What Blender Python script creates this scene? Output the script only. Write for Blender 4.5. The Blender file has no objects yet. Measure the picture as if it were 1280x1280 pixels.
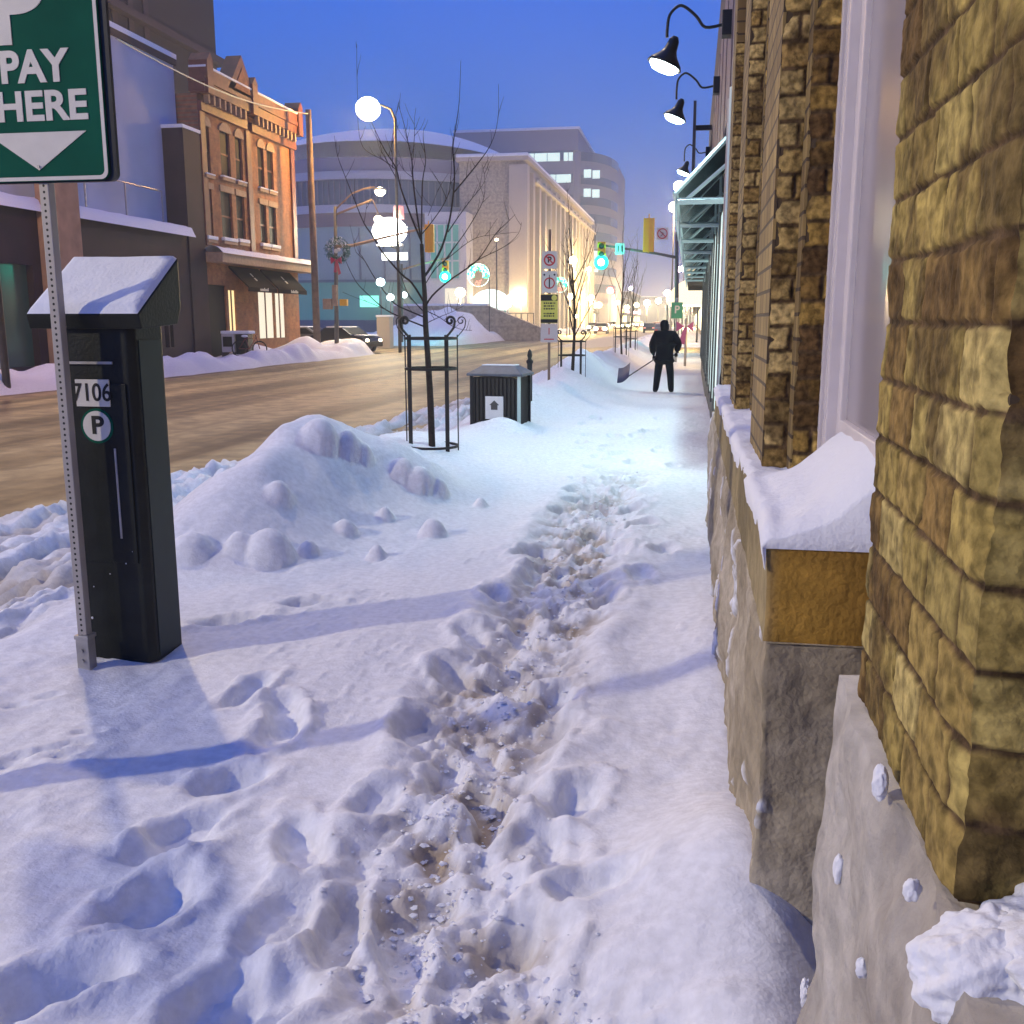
import bpy, bmesh, math, random
import numpy as np
from mathutils import Vector, Matrix
random.seed(7)
R = math.radians
SC = bpy.context.scene
COL = SC.collection
# ------------------------------------------------------------------ camera
F = 1240.0; YAW = math.atan(225/math.hypot(1240, 240)); PIT = math.atan(240/1240.0); H = 1.62
cam = bpy.data.cameras.new('camera'); co = bpy.data.objects.new('camera', cam); COL.objects.link(co)
cam.sensor_width = 36; cam.lens = 36*F/1280; cam.clip_start = .05; cam.clip_end = 3000
co.location = (0, 0, H); co.rotation_euler = (math.pi/2 - PIT, 0, YAW); SC.camera = co
# ------------------------------------------------------------------ sky, sun, exposure
W = bpy.data.worlds.new('World'); SC.world = W; W.use_nodes = True
nt = W.node_tree; nt.nodes.clear()
out = nt.nodes.new('ShaderNodeOutputWorld'); bg = nt.nodes.new('ShaderNodeBackground')
sky = nt.nodes.new('ShaderNodeTexSky'); sky.sky_type = 'NISHITA'; sky.sun_disc = False
SUN_EL = R(50); SUN_DIR = Vector((-.8, 1.1, 1.66)).normalized()
sky.sun_elevation = R(-2.5); sky.sun_rotation = math.atan2(SUN_DIR.x, SUN_DIR.y); sky.ozone_density = 8; sky.air_density = 1.2; sky.dust_density = .5
geo = nt.nodes.new('ShaderNodeTexCoord'); sep = nt.nodes.new('ShaderNodeSeparateXYZ'); ramp = nt.nodes.new('ShaderNodeValToRGB')
nt.links.new(geo.outputs['Generated'], sep.inputs[0]); nt.links.new(sep.outputs['Z'], ramp.inputs[0])
cr = ramp.color_ramp
cr.elements[0].position = 0.0; cr.elements[0].color = (.12, .12, .42, 1)
cr.elements[1].position = 1.0; cr.elements[1].color = (.04, .14, .64, 1)
for p, c in ((.06, (.06, .135, .50, 1)), (.16, (.006, .158, .68, 1)), (.34, (.000, .142, .86, 1)), (.6, (.02, .14, .70, 1))):
    e = cr.elements.new(p); e.color = c
mixs = nt.nodes.new('ShaderNodeVectorMath'); mixs.operation = 'SCALE'; mixs.inputs['Scale'].default_value = .1
addn = nt.nodes.new('ShaderNodeVectorMath'); addn.operation = 'ADD'
nt.links.new(sky.outputs[0], mixs.inputs[0]); nt.links.new(mixs.outputs[0], addn.inputs[0]); nt.links.new(ramp.outputs[0], addn.inputs[1])
nt.links.new(addn.outputs[0], bg.inputs[0]); bg.inputs[1].default_value = 1.0; nt.links.new(bg.outputs[0], out.inputs[0])
sl = bpy.data.lights.new('sun', 'SUN'); sl.energy = 1.0; sl.color = (1, .80, .52); sl.angle = R(1.6)
so = bpy.data.objects.new('sun', sl); COL.objects.link(so); so.rotation_euler = SUN_DIR.to_track_quat('Z', 'Y').to_euler(); so.location = (0, 0, 60)
SC.view_settings.view_transform = 'Standard'; SC.view_settings.look = 'None'; SC.view_settings.exposure = 0; SC.view_settings.gamma = 1
SC.cycles.max_bounces = 6; SC.cycles.diffuse_bounces = 3; SC.cycles.sample_clamp_indirect = 3; SC.cycles.use_denoising = True
SC.cycles.volume_bounces = 0

# ------------------------------------------------------------------ layout helpers (photo pixel + a known height / depth / side plane -> metres)
def ray(px, py):
    x = (px-640)/F; y = (640-py)/F
    cp, sp, cy, sy = math.cos(PIT), math.sin(PIT), math.cos(YAW), math.sin(YAW)
    return Vector((-sy*cp, cy*cp, -sp)) + x*Vector((cy, sy, 0)) + y*Vector((-sy*sp, cy*sp, cp))
def G(px, py, z=0.): d = ray(px, py); return Vector((0, 0, H)) + d*((z-H)/d.z)
def AY(px, py, Y): d = ray(px, py); return Vector((0, 0, H)) + d*(Y/d.y)
def AX(px, py, X): d = ray(px, py); return Vector((0, 0, H)) + d*(X/d.x)
# ------------------------------------------------------------------ numpy noise
_rs = np.random.RandomState(3); _L = _rs.rand(256, 256)
def vnoise(x, y):
    xi = np.floor(x).astype(int); yi = np.floor(y).astype(int); fx = x-xi; fy = y-yi
    fx = fx*fx*(3-2*fx); fy = fy*fy*(3-2*fy)
    a = _L[xi % 256, yi % 256]; b = _L[(xi+1) % 256, yi % 256]; c = _L[xi % 256, (yi+1) % 256]; d = _L[(xi+1) % 256, (yi+1) % 256]
    return (a*(1-fx)+b*fx)*(1-fy)+(c*(1-fx)+d*fx)*fy - .5
def fbm(x, y, o=4, g=.5):
    s = 0; a = 1.
    for k in range(o):
        s = s + a*vnoise(x*2**k+17.3*k, y*2**k+5.1*k); a *= g
    return s
def sstep(a, b, x): t = np.clip((x-a)/(b-a), 0, 1); return t*t*(3-2*t)
# ------------------------------------------------------------------ materials
def new_mat(name):
    m = bpy.data.materials.new(name); m.use_nodes = True
    return m, m.node_tree.nodes, m.node_tree.links, m.node_tree.nodes['Principled BSDF']
def mat(name, col, rough=.6, metal=0., em=None, es=0., var=.0, vscale=6., bump=0., bscale=40., spec=.5, alpha=None, trans=0.):
    m, N, L, b = new_mat(name)
    b.inputs['Base Color'].default_value = (*col, 1); b.inputs['Roughness'].default_value = rough; b.inputs['Metallic'].default_value = metal
    b.inputs['Specular IOR Level'].default_value = spec
    if trans: b.inputs['Transmission Weight'].default_value = trans
    if em: b.inputs['Emission Color'].default_value = (*em, 1); b.inputs['Emission Strength'].default_value = es
    tc = N.new('ShaderNodeTexCoord')
    if var:
        n = N.new('ShaderNodeTexNoise'); n.inputs['Scale'].default_value = vscale; n.inputs['Detail'].default_value = 6; L.new(tc.outputs['Object'], n.inputs['Vector'])
        r = N.new('ShaderNodeValToRGB'); r.color_ramp.elements[0].position = .3; r.color_ramp.elements[1].position = .7
        r.color_ramp.elements[0].color = (*[c*(1-var) for c in col], 1); r.color_ramp.elements[1].color = (*[min(1, c*(1+var)) for c in col], 1)
        L.new(n.outputs['Fac'], r.inputs[0]); L.new(r.outputs[0], b.inputs['Base Color'])
    if bump:
        n2 = N.new('ShaderNodeTexNoise'); n2.inputs['Scale'].default_value = bscale; n2.inputs['Detail'].default_value = 5; L.new(tc.outputs['Object'], n2.inputs['Vector'])
        bp = N.new('ShaderNodeBump'); bp.inputs['Strength'].default_value = bump; bp.inputs['Distance'].default_value = .02
        L.new(n2.outputs['Fac'], bp.inputs['Height']); L.new(bp.outputs[0], b.inputs['Normal'])
    return m
def emat(name, col, s):
    return mat(name, (.05, .05, .05), .5, em=col, es=s)
def brick_mat(name, c1, c2, mo, bw=.22, bh=.08, axis='yz', bump=.5, rough=.85):
    m, N, L, b = new_mat(name); b.inputs['Roughness'].default_value = rough
    tc = N.new('ShaderNodeTexCoord'); s = N.new('ShaderNodeSeparateXYZ'); c = N.new('ShaderNodeCombineXYZ')
    L.new(tc.outputs['Object'], s.inputs[0]); L.new(s.outputs['Y' if axis == 'yz' else 'X'], c.inputs[0]); L.new(s.outputs['Z'], c.inputs[1])
    t = N.new('ShaderNodeTexBrick'); t.inputs['Scale'].default_value = 1; t.inputs['Brick Width'].default_value = bw; t.inputs['Row Height'].default_value = bh
    t.inputs['Mortar Size'].default_value = bh*.09; t.inputs['Mortar Smooth'].default_value = .3; t.inputs['Bias'].default_value = -.1
    t.inputs['Color1'].default_value = (*c1, 1); t.inputs['Color2'].default_value = (*c2, 1); t.inputs['Mortar'].default_value = (*mo, 1)
    L.new(c.outputs[0], t.inputs['Vector'])
    n = N.new('ShaderNodeTexNoise'); n.inputs['Scale'].default_value = 3.; n.inputs['Detail'].default_value = 8; L.new(tc.outputs['Object'], n.inputs['Vector'])
    mx = N.new('ShaderNodeMix'); mx.data_type = 'RGBA'; mx.blend_type = 'MULTIPLY'; mx.inputs[0].default_value = .8
    r = N.new('ShaderNodeValToRGB'); r.color_ramp.elements[0].position = .3; r.color_ramp.elements[1].position = .7; r.color_ramp.elements[0].color = (.5, .5, .5, 1); r.color_ramp.elements[1].color = (1.2, 1.2, 1.2, 1)
    L.new(n.outputs['Fac'], r.inputs[0]); L.new(t.outputs['Color'], mx.inputs[6]); L.new(r.outputs[0], mx.inputs[7]); L.new(mx.outputs[2], b.inputs['Base Color'])
    bp = N.new('ShaderNodeBump'); bp.inputs['Strength'].default_value = bump; bp.inputs['Distance'].default_value = .01; bp.invert = True
    L.new(t.outputs['Fac'], bp.inputs['Height']); L.new(bp.outputs[0], b.inputs['Normal'])
    return m
def vcol_mat(name, rough=.85, bump=.4, bscale=60, dist=.006, spec=.3, mottling=.25):
    m, N, L, b = new_mat(name); b.inputs['Roughness'].default_value = rough; b.inputs['Specular IOR Level'].default_value = spec
    a = N.new('ShaderNodeAttribute'); a.attribute_name = 'Col'; tc = N.new('ShaderNodeTexCoord')
    n = N.new('ShaderNodeTexNoise'); n.inputs['Scale'].default_value = bscale*.35; n.inputs['Detail'].default_value = 8; L.new(tc.outputs['Object'], n.inputs['Vector'])
    r = N.new('ShaderNodeValToRGB'); r.color_ramp.elements[0].position = .35; r.color_ramp.elements[1].position = .65
    r.color_ramp.elements[0].color = (1-mottling,)*3+(1,); r.color_ramp.elements[1].color = (1+mottling*.4,)*3+(1,)
    L.new(n.outputs['Fac'], r.inputs[0])
    mx = N.new('ShaderNodeMix'); mx.data_type = 'RGBA'; mx.blend_type = 'MULTIPLY'; mx.inputs[0].default_value = 1
    L.new(a.outputs['Color'], mx.inputs[6]); L.new(r.outputs[0], mx.inputs[7]); L.new(mx.outputs[2], b.inputs['Base Color'])
    n2 = N.new('ShaderNodeTexNoise'); n2.inputs['Scale'].default_value = bscale; n2.inputs['Detail'].default_value = 6; L.new(tc.outputs['Object'], n2.inputs['Vector'])
    bp = N.new('ShaderNodeBump'); bp.inputs['Strength'].default_value = bump; bp.inputs['Distance'].default_value = dist
    L.new(n2.outputs['Fac'], bp.inputs['Height']); L.new(bp.outputs[0], b.inputs['Normal'])
    return m
M = {}
M['snow'] = mat('snow', (.80, .82, .86), .75, bump=.35, bscale=55, spec=.25)
M['snowmesh'] = vcol_mat('snow_ground', .75, .38, 70, .010, .25, .10)
M['brickv'] = vcol_mat('brick_relief', .92, .8, 130, .004, .15, .55)
M['stonev'] = vcol_mat('rough_stone', .9, .7, 50, .012, .2, .22)
M['black'] = mat('black_metal', (.012, .013, .014), .35, .0, var=.3, vscale=9, spec=.4)
M['meter'] = mat('meter_shell', (.006, .009, .008), .45, 0, var=.5, vscale=7, bump=.12, bscale=60, spec=.3)
M['meters'] = mat('meter_side', (.007, .018, .016), .5, 0, var=.25, vscale=4)
M['iron'] = mat('iron', (.015, .014, .013), .5, .2)
M['steel'] = mat('galvanised', (.38, .37, .36), .45, .6, var=.2, vscale=12)
M['darkpole'] = mat('dark_pole', (.09, .085, .08), .6, .2, var=.2)
M['greensign'] = mat('green_sheeting', (.003, .085, .052), .8, var=.12, vscale=5, spec=.12)
M['whitesign'] = mat('white_sheeting', (.62, .60, .55), .5, var=.06, vscale=9)
M['white'] = mat('white_paint', (.78, .77, .75), .5, var=.05)
M['redsign'] = mat('red_ink', (.5, .02, .02), .5)
M['yellowsign'] = mat('yellow_sheeting', (.62, .56, .10), .5, var=.1)
M['yellow'] = mat('signal_yellow', (.95, .44, .006), .4, em=(1, .5, .0), es=.0)
M['bark'] = mat('bark', (.030, .021, .016), .9, var=.4, vscale=30, bump=.6, bscale=80)
M['wood'] = mat('pole_wood', (.17, .115, .085), .85, var=.3, vscale=4, bump=.3)
M['coat'] = mat('coat_cloth', (.006, .006, .010), .95, spec=.05, bump=.3, bscale=60)
M['trouser'] = mat('trouser_cloth', (.008, .011, .016), .95, spec=.05)
M['skin'] = mat('skin', (.42, .24, .17), .6)
M['glass'] = mat('dark_glass', (.010, .011, .014), .6, spec=.12)
M['rubber'] = mat('rubber', (.012, .012, .012), .8)
M['lamp_warm'] = emat('lamp_warm', (1, .84, .52), 26)
M['lamp_cool'] = emat('lamp_cool', (.78, 1, 1), 22)
M['lamp_red'] = emat('lamp_red', (1, .12, .1), 14)
M['lamp_orange'] = emat('lamp_orange', (1, .55, .18), 14)
M['lamp_pink'] = emat('lamp_pink', (1, .8, .85), 20)
M['sig_green'] = emat('signal_green', (.004, 1, .72), 2.6)
M['orn_green'] = emat('ornament_green', (.03, 1, .45), 2.6)
M['orn_white'] = emat('ornament_white', (.7, 1, .85), 4)
M['orn_red'] = emat('ornament_red', (1, .35, .25), 1.6)
M['lit_warm'] = emat('lit_window_warm', (1, .78, .38), 1.3)
M['lit_cream'] = emat('lit_window_cream', (1, .9, .7), 1.0)
M['lit_white'] = emat('lit_window_white', (.78, 1, .98), 1.1)
M['lit_teal'] = emat('lit_teal', (.10, .62, .58), .34)
M['glow_box'] = emat('glow_box', (1, 1, .95), 3)
# ------------------------------------------------------------------ object helpers
def tag(o, label=None, cat=None, group=None, kind=None):
    if label: o['label'] = label
    if cat: o['category'] = cat
    if group: o['group'] = group
    if kind: o['kind'] = kind
    return o
def thing(name, loc, label, cat, group=None, rz=0):
    o = bpy.data.objects.new(name, None); COL.objects.link(o); o.location = loc; o.rotation_euler = (0, 0, rz); o.empty_display_size = .3
    return tag(o, label, cat, group)
def copy_tree(o, parent=None):
    c = o.copy(); COL.objects.link(c); c.parent = parent
    for ch in [k for k in bpy.data.objects if k.parent == o]: copy_tree(ch, c)
    return c
class MB:
    def __init__(s): s.v = []; s.f = []
    def quad(s, a, b, c, d): n = len(s.v); s.v += [a, b, c, d]; s.f.append((n, n+1, n+2, n+3)); return s
    def box(s, c, d, rz=0, mx=None):
        n = len(s.v); T = Matrix.Rotation(rz, 4, 'Z') if mx is None else mx
        for i in (-.5, .5):
            for j in (-.5, .5):
                for k in (-.5, .5):
                    p = T @ Vector((i*d[0], j*d[1], k*d[2])); s.v.append((p.x+c[0], p.y+c[1], p.z+c[2]))
        for q in ((0, 1, 3, 2), (4, 6, 7, 5), (0, 4, 5, 1), (2, 3, 7, 6), (0, 2, 6, 4), (1, 5, 7, 3)): s.f.append(tuple(n+t for t in q))
        return s
    def bx(s, x0, x1, y0, y1, z0, z1): return s.box(((x0+x1)/2, (y0+y1)/2, (z0+z1)/2), (abs(x1-x0), abs(y1-y0), abs(z1-z0)))
    def tube(s, pts, r, n=8, caps=True):
        pts = [Vector(p) for p in pts]; m = len(pts)
        rr = r if isinstance(r, (list, tuple)) else [r]*m
        base = len(s.v); u = None
        for i, p in enumerate(pts):
            t = (pts[min(i+1, m-1)] - pts[max(i-1, 0)])
            t = t.normalized() if t.length > 1e-9 else Vector((0, 0, 1))
            if u is None: u = t.orthogonal().normalized()
            else:
                u = u - t*u.dot(t); u = u.normalized() if u.length > 1e-6 else t.orthogonal().normalized()
            w = t.cross(u)
            for k in range(n):
                a = 2*math.pi*k/n; q = p + (u*math.cos(a) + w*math.sin(a))*rr[i]; s.v.append(tuple(q))
        for i in range(m-1):
            for k in range(n):
                a = base+i*n+k; b = base+i*n+(k+1) % n; s.f.append((a, b, b+n, a+n))
        if caps: s.f.append(tuple(base+k for k in range(n))[::-1]); s.f.append(tuple(base+(m-1)*n+k for k in range(n)))
        return s
    def lathe(s, prof, c=(0, 0, 0), n=20, mx=None):
        base = len(s.v); m = len(prof)
        for (r, z) in prof:
            for k in range(n):
                a = 2*math.pi*k/n; p = Vector((max(r, 1e-4)*math.cos(a), max(r, 1e-4)*math.sin(a), z))
                if mx is not None: p = mx @ p
                s.v.append((p.x+c[0], p.y+c[1], p.z+c[2]))
        for i in range(m-1):
            for k in range(n):
                a = base+i*n+k; b = base+i*n+(k+1) % n; s.f.append((a, b, b+n, a+n))
        s.f.append(tuple(base+k for k in range(n))[::-1]); s.f.append(tuple(base+(m-1)*n+k for k in range(n)))
        return s
    def sphere(s, c, r, sq=(1, 1, 1), n=14, m=8):
        base = len(s.v)
        for i in range(1, m):
            t = math.pi*i/m
            for k in range(n):
                a = 2*math.pi*k/n; s.v.append((c[0]+r*sq[0]*math.sin(t)*math.cos(a), c[1]+r*sq[1]*math.sin(t)*math.sin(a), c[2]-r*sq[2]*math.cos(t)))
        lo = len(s.v); s.v.append((c[0], c[1], c[2]-r*sq[2])); hi = len(s.v); s.v.append((c[0], c[1], c[2]+r*sq[2]))
        for i in range(m-2):
            for k in range(n):
                a = base+i*n+k; b = base+i*n+(k+1) % n; s.f.append((a, b, b+n, a+n))
        for k in range(n):
            s.f.append((base+(k+1) % n, base+k, lo)); s.f.append((base+(m-2)*n+k, base+(m-2)*n+(k+1) % n, hi))
        return s
    def prism(s, poly, a0, a1, plane='xz'):
        """extrude polygon given in plane along the third axis"""
        n = len(s.v); k = len(poly)
        for a in (a0, a1):
            for (p, q) in poly:
                s.v.append({'xz': (p, a, q), 'yz': (a, p, q), 'xy': (p, q, a)}[plane])
        s.f.append(tuple(range(n, n+k))); s.f.append(tuple(range(n+2*k-1, n+k-1, -1)))
        for i in range(k):
            j = (i+1) % k; s.f.append((n+i, n+k+i, n+k+j, n+j))
        return s
    def build(s, name, m, parent=None, smooth=False, bevel=0, seg=2, loc=None):
        me = bpy.data.meshes.new(name); me.from_pydata([tuple(v) for v in s.v], [], s.f)
        bm = bmesh.new(); bm.from_mesh(me); bmesh.ops.recalc_face_normals(bm, faces=bm.faces)
        if bevel: bmesh.ops.bevel(bm, geom=[e for e in bm.edges if len(e.link_faces) == 2 and e.calc_face_angle(0) > .5], offset=bevel, segments=seg, affect='EDGES', profile=.6)
        bm.to_mesh(me); bm.free()
        if smooth: me.polygons.foreach_set('use_smooth', [True]*len(me.polygons))
        me.materials.append(m); o = bpy.data.objects.new(name, me); COL.objects.link(o)
        if parent: o.parent = parent
        if loc: o.location = loc
        return o
def grid_obj(name, P, m, parent=None, col=None, smooth=True):
    """P: (rows, cols, 3) array"""
    r, c = P.shape[:2]; me = bpy.data.meshes.new(name)
    me.vertices.add(r*c); me.vertices.foreach_set('co', P.reshape(-1).astype(np.float32))
    idx = np.arange(r*c).reshape(r, c); q = np.stack([idx[:-1, :-1], idx[:-1, 1:], idx[1:, 1:], idx[1:, :-1]], -1).reshape(-1)
    nf = (r-1)*(c-1); me.loops.add(nf*4); me.loops.foreach_set('vertex_index', q.astype(np.int32))
    me.polygons.add(nf); me.polygons.foreach_set('loop_start', np.arange(0, nf*4, 4, dtype=np.int32)); me.polygons.foreach_set('loop_total', np.full(nf, 4, dtype=np.int32))
    if smooth: me.polygons.foreach_set('use_smooth', np.ones(nf, dtype=bool))
    me.update(); me.validate()
    if col is not None:
        a = me.color_attributes.new('Col', 'FLOAT_COLOR', 'POINT'); C4 = np.ones((r*c, 4), np.float32); C4[:, :3] = col.reshape(-1, 3); a.data.foreach_set('color', C4.reshape(-1))
    me.materials.append(m); o = bpy.data.objects.new(name, me); COL.objects.link(o)
    if parent: o.parent = parent
    return o
def text(name, s, size, m, parent, loc, rot=(math.pi/2, 0, 0), depth=.002, bold=.02, sx=1, align='CENTER'):
    cu = bpy.data.curves.new(name, 'FONT'); cu.body = s; cu.size = size; cu.extrude = depth; cu.offset = bold*size; cu.align_x = align; cu.align_y = 'CENTER'
    t = bpy.data.objects.new(name+'_tmp', cu); COL.objects.link(t)
    dg = bpy.context.evaluated_depsgraph_get(); me = bpy.data.meshes.new_from_object(t.evaluated_get(dg)); bpy.data.objects.remove(t)
    o = bpy.data.objects.new(name, me); me.materials.clear(); me.materials.append(m); COL.objects.link(o); o.parent = parent; o.location = loc; o.rotation_euler = rot; o.scale = (sx, 1, 1)
    return o
def pt_light(name, parent, loc, e, col, r=.15, spot=None, rot=None, blend=.5):
    l = bpy.data.lights.new(name, 'SPOT' if spot else 'POINT'); l.energy = e; l.color = col; l.shadow_soft_size = r
    if spot: l.spot_size = R(spot); l.spot_blend = blend
    o = bpy.data.objects.new(name, l); COL.objects.link(o); o.parent = parent; o.location = loc
    if rot: o.rotation_euler = rot
    return o

# ================================================================== GROUND
g = MB().quad((-900, -60, -.42), (900, -60, -.42), (900, 1500, -.42), (-900, 1500, -.42)).build('ground', M['snow']); tag(g, kind='structure')
# road: packed brown snow, tyre polished streaks
m, N, L, b = new_mat('road_snow'); b.inputs['Roughness'].default_value = .62; b.inputs['Specular IOR Level'].default_value = .45
tc = N.new('ShaderNodeTexCoord'); mp = N.new('ShaderNodeMapping'); mp.inputs['Scale'].default_value = (.75, .022, 1); L.new(tc.outputs['Object'], mp.inputs[0])
n1 = N.new('ShaderNodeTexNoise'); n1.inputs['Scale'].default_value = 1.3; n1.inputs['Detail'].default_value = 4; n1.inputs['Roughness'].default_value = .5; L.new(mp.outputs[0], n1.inputs['Vector'])
r1 = N.new('ShaderNodeValToRGB'); r1.color_ramp.elements[0].position = .36; r1.color_ramp.elements[0].color = (.12, .076, .026, 1); r1.color_ramp.elements[1].position = .62; r1.color_ramp.elements[1].color = (.42, .31, .14, 1)
L.new(n1.outputs['Fac'], r1.inputs[0])
n3 = N.new('ShaderNodeTexNoise'); n3.inputs['Scale'].default_value = 2.6; n3.inputs['Detail'].default_value = 9; L.new(tc.outputs['Object'], n3.inputs['Vector'])
r3 = N.new('ShaderNodeValToRGB'); r3.color_ramp.elements[0].position = .35; r3.color_ramp.elements[0].color = (.62, .62, .62, 1); r3.color_ramp.elements[1].position = .62; r3.color_ramp.elements[1].color = (1.08, 1.08, 1.08, 1); L.new(n3.outputs['Fac'], r3.inputs[0])
mx = N.new('ShaderNodeMix'); mx.data_type = 'RGBA'; mx.blend_type = 'MULTIPLY'; mx.inputs[0].default_value = 1; L.new(r1.outputs[0], mx.inputs[6]); L.new(r3.outputs[0], mx.inputs[7]); L.new(mx.outputs[2], b.inputs['Base Color'])
bp = N.new('ShaderNodeBump'); bp.inputs['Strength'].default_value = .5; bp.inputs['Distance'].default_value = .04; L.new(n3.outputs['Fac'], bp.inputs['Height']); L.new(bp.outputs[0], b.inputs['Normal'])
M['road'] = m
ys = np.concatenate([np.arange(-20, 80, .35), np.arange(80, 700, 6)]); xs = np.concatenate([np.arange(-17.4, -4.0, .12)])
X, Y = np.meshgrid(xs, ys); Z = -.25 + .03*fbm(X*1.6, Y*.10, 4) + .012*fbm(X*3, Y*3, 3)
o = grid_obj('road', np.stack([X, Y, Z], -1), M['road']); tag(o, kind='structure')
cs = MB().quad((-300, 56.5, -.262), (300, 56.5, -.262), (300, 72, -.262), (-300, 72, -.262)).build('cross_road', M['road']); tag(cs, kind='structure')

# ---- near pavement snow: height field with footprints, churned trail, plough ridge
ys = [.55]
while ys[-1] < 230: ys.append(ys[-1] + .0085 + .0046*ys[-1])
ys = np.array(ys)
xs = np.concatenate([np.arange(-9.6, -4.2, .05), np.arange(-4.2, -2.6, .018), np.arange(-2.6, .62, .0115), np.arange(.62, 1.4, .2)])
X, Y = np.meshgrid(xs, ys)
Z = .05*fbm(X*.7, Y*.6, 3) + .018*fbm(X*3, Y*2.4, 3)
dirt = np.zeros_like(X)
# kerb drop to the parking lane
lane = 1 - sstep(-4.15, -3.35, X + .18*fbm(Y*.8, X*.2, 3))
Z = Z - .17*lane
rut = fbm(X*4.2 + 5 + .5*fbm(Y*.5, X*.5, 2), Y*.42, 5, .65)
Z = Z + lane*(.24*rut + .10*fbm(X*7, Y*4.5, 4, .62)); dirt = np.maximum(dirt, lane*np.clip(.45 - rut*2.0 + .5*fbm(X*5, Y*2, 3), 0, 1)*.75)
rd = 1 - sstep(-6.6, -5.6, X + .5*fbm(Y*.35, X*.3, 3) - np.clip((Y-9)*.10, -.2, .9)); Z = Z*(1-rd) - .36*rd; dirt = np.maximum(dirt, rd*.8)
# street crossing and cleared pavement farther on
cross = sstep(55, 57, Y)*(1-sstep(71, 73, Y)); Z = Z*(1-cross) - .34*cross
clear = sstep(22.2, 23.2, Y + .5*fbm(X*1.2, Y*.4, 3))*sstep(-2.3, -1.7, X)*(1-cross); Z = Z*(1-.8*clear) - .16*clear
clear2 = sstep(18.5, 19.3, Y)*sstep(-1.6, -1.0, X)*(1-clear); Z = Z - .05*clear2
# wind-row of ploughed snow along the kerb
row = np.exp(-((X+3.0+.25*fbm(Y*.5, Y*.1, 2))/.75)**2)*sstep(11.5, 15, Y)*(1-cross)
Z = Z + row*(.36 + .34*fbm(X*.9, Y*.6, 3) + .06*fbm(X*3, Y*2.5, 3))*(1 + .15*sstep(16, 20, Y))*(1-.75*np.exp(-((Y-14.2)/1.3)**2))
def mound(cx, cy, rx, ry, h, rot=0, p=1.0):
    c, s = math.cos(rot), math.sin(rot); u = ((X-cx)*c+(Y-cy)*s)/rx; v = (-(X-cx)*s+(Y-cy)*c)/ry
    return h*np.exp(-(u*u+v*v)**p)
# big ploughed heap
Hp = mound(-3.22, 7.9, .62, 1.05, .66, R(8), 1.0) + mound(-2.75, 8.7, .62, 1.1, .26, R(-10), 1.1) + mound(-3.30, 6.6, .62, .70, .32, 0, 1.3) + mound(-2.40, 8.3, .45, .7, .16) + mound(-3.5, 11, .8, 1.6, .28)
Hp = Hp*(1 + .24*fbm(X*1.5, Y*1.5, 3)) + (.05*fbm(X*4, Y*4, 4) + .05*np.abs(fbm(X*8, Y*8, 3)))*sstep(.08, .3, Hp)*sstep(-.1, .25, fbm(X*.9+3, Y*.9, 2))
Z = np.maximum(Z, 0)*0 + Z*(1-sstep(.05, .5, Hp)) + Hp
# heap round the litter bin, heap by the second guard and the one behind the shoveller
Z = Z + mound(-2.62, 14.1, .34, .40, .17) + mound(-3.0, 14.3, .4, .4, .05) + mound(-2.3, 20.6, .7, 1.5, .26) + mound(-2.75, 27, .5, 2.5, .35) + mound(-2.6, 18.3, .9, 1.6, .12)
Z = Z + mound(-2.4, 11.6, .9, 1.6, .10) + mound(.15, 2.55, .28, .5, .24) + mound(.22, 1.5, .16, .7, .13) + mound(.15, 4.6, .2, 1.2, .08)
# soft clods = spheres united with the field
def clod(cx, cy, cz, r, fz=1.):
    global Z
    d2 = (X-cx)**2+(Y-cy)**2; rr = r*(1+.16*fbm(X*3.2+cx*9, Y*3.2, 2)); ok = d2 < rr**2; q = np.clip(1-d2/rr**2, 0, 1)**.62; s = cz - .05 + (fz*r+.05)*q
    kk = .035; hh_ = np.clip(.5+.5*(s-Z)/kk, 0, 1); n_z = Z*(1-hh_)+s*hh_+kk*hh_*(1-hh_); near = d2 < (1.3*r)**2; Z = np.where(near & ok, np.maximum(Z, n_z), Z)
def hit(px, py):
    d = ray(px, py); t = 1.5
    while t < 60:
        p = Vector((0, 0, H)) + d*t; i = min(len(ys)-1, np.searchsorted(ys, p.y)); j = min(len(xs)-1, max(0, np.searchsorted(xs, p.x)))
        if p.z <= Z[i, j]: break
        t += .02
    return p
def clod_px(px, py, rpx, fz=.85, up=.25):
    p = hit(px, py + rpx*.5); r = rpx/F*p.y*1.03; clod(p.x, p.y+r*.3, p.z + r*up, r, fz)
for a in ((397, 538, 26), (432, 550, 20), (452, 562, 15), (345, 612, 20), (332, 680, 40, 1.0, .0), (298, 676, 22), (384, 684, 16), (236, 672, 32, .7, 0), (520, 592, 26, .6), (500, 580, 22, .6), (545, 606, 16), (540, 660, 18), (470, 690, 14), (430, 655, 18, .6), (600, 628, 10), (480, 640, 12)): clod_px(*a)
# long soft hollows lying across the pavement
def trough(pts, w, d):
    global Z
    best = np.full_like(X, 1e9)
    for (a, b2) in zip(pts[:-1], pts[1:]):
        vx, vy = b2[0]-a[0], b2[1]-a[1]; t = np.clip(((X-a[0])*vx+(Y-a[1])*vy)/(vx*vx+vy*vy), 0, 1)
        best = np.minimum(best, np.hypot(X-a[0]-t*vx, (Y-a[1]-t*vy)))
    Z = Z - d*np.exp(-(best/w)**2); return best
gp = lambda l: [tuple(G(*p)[:2]) for p in l]
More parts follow.
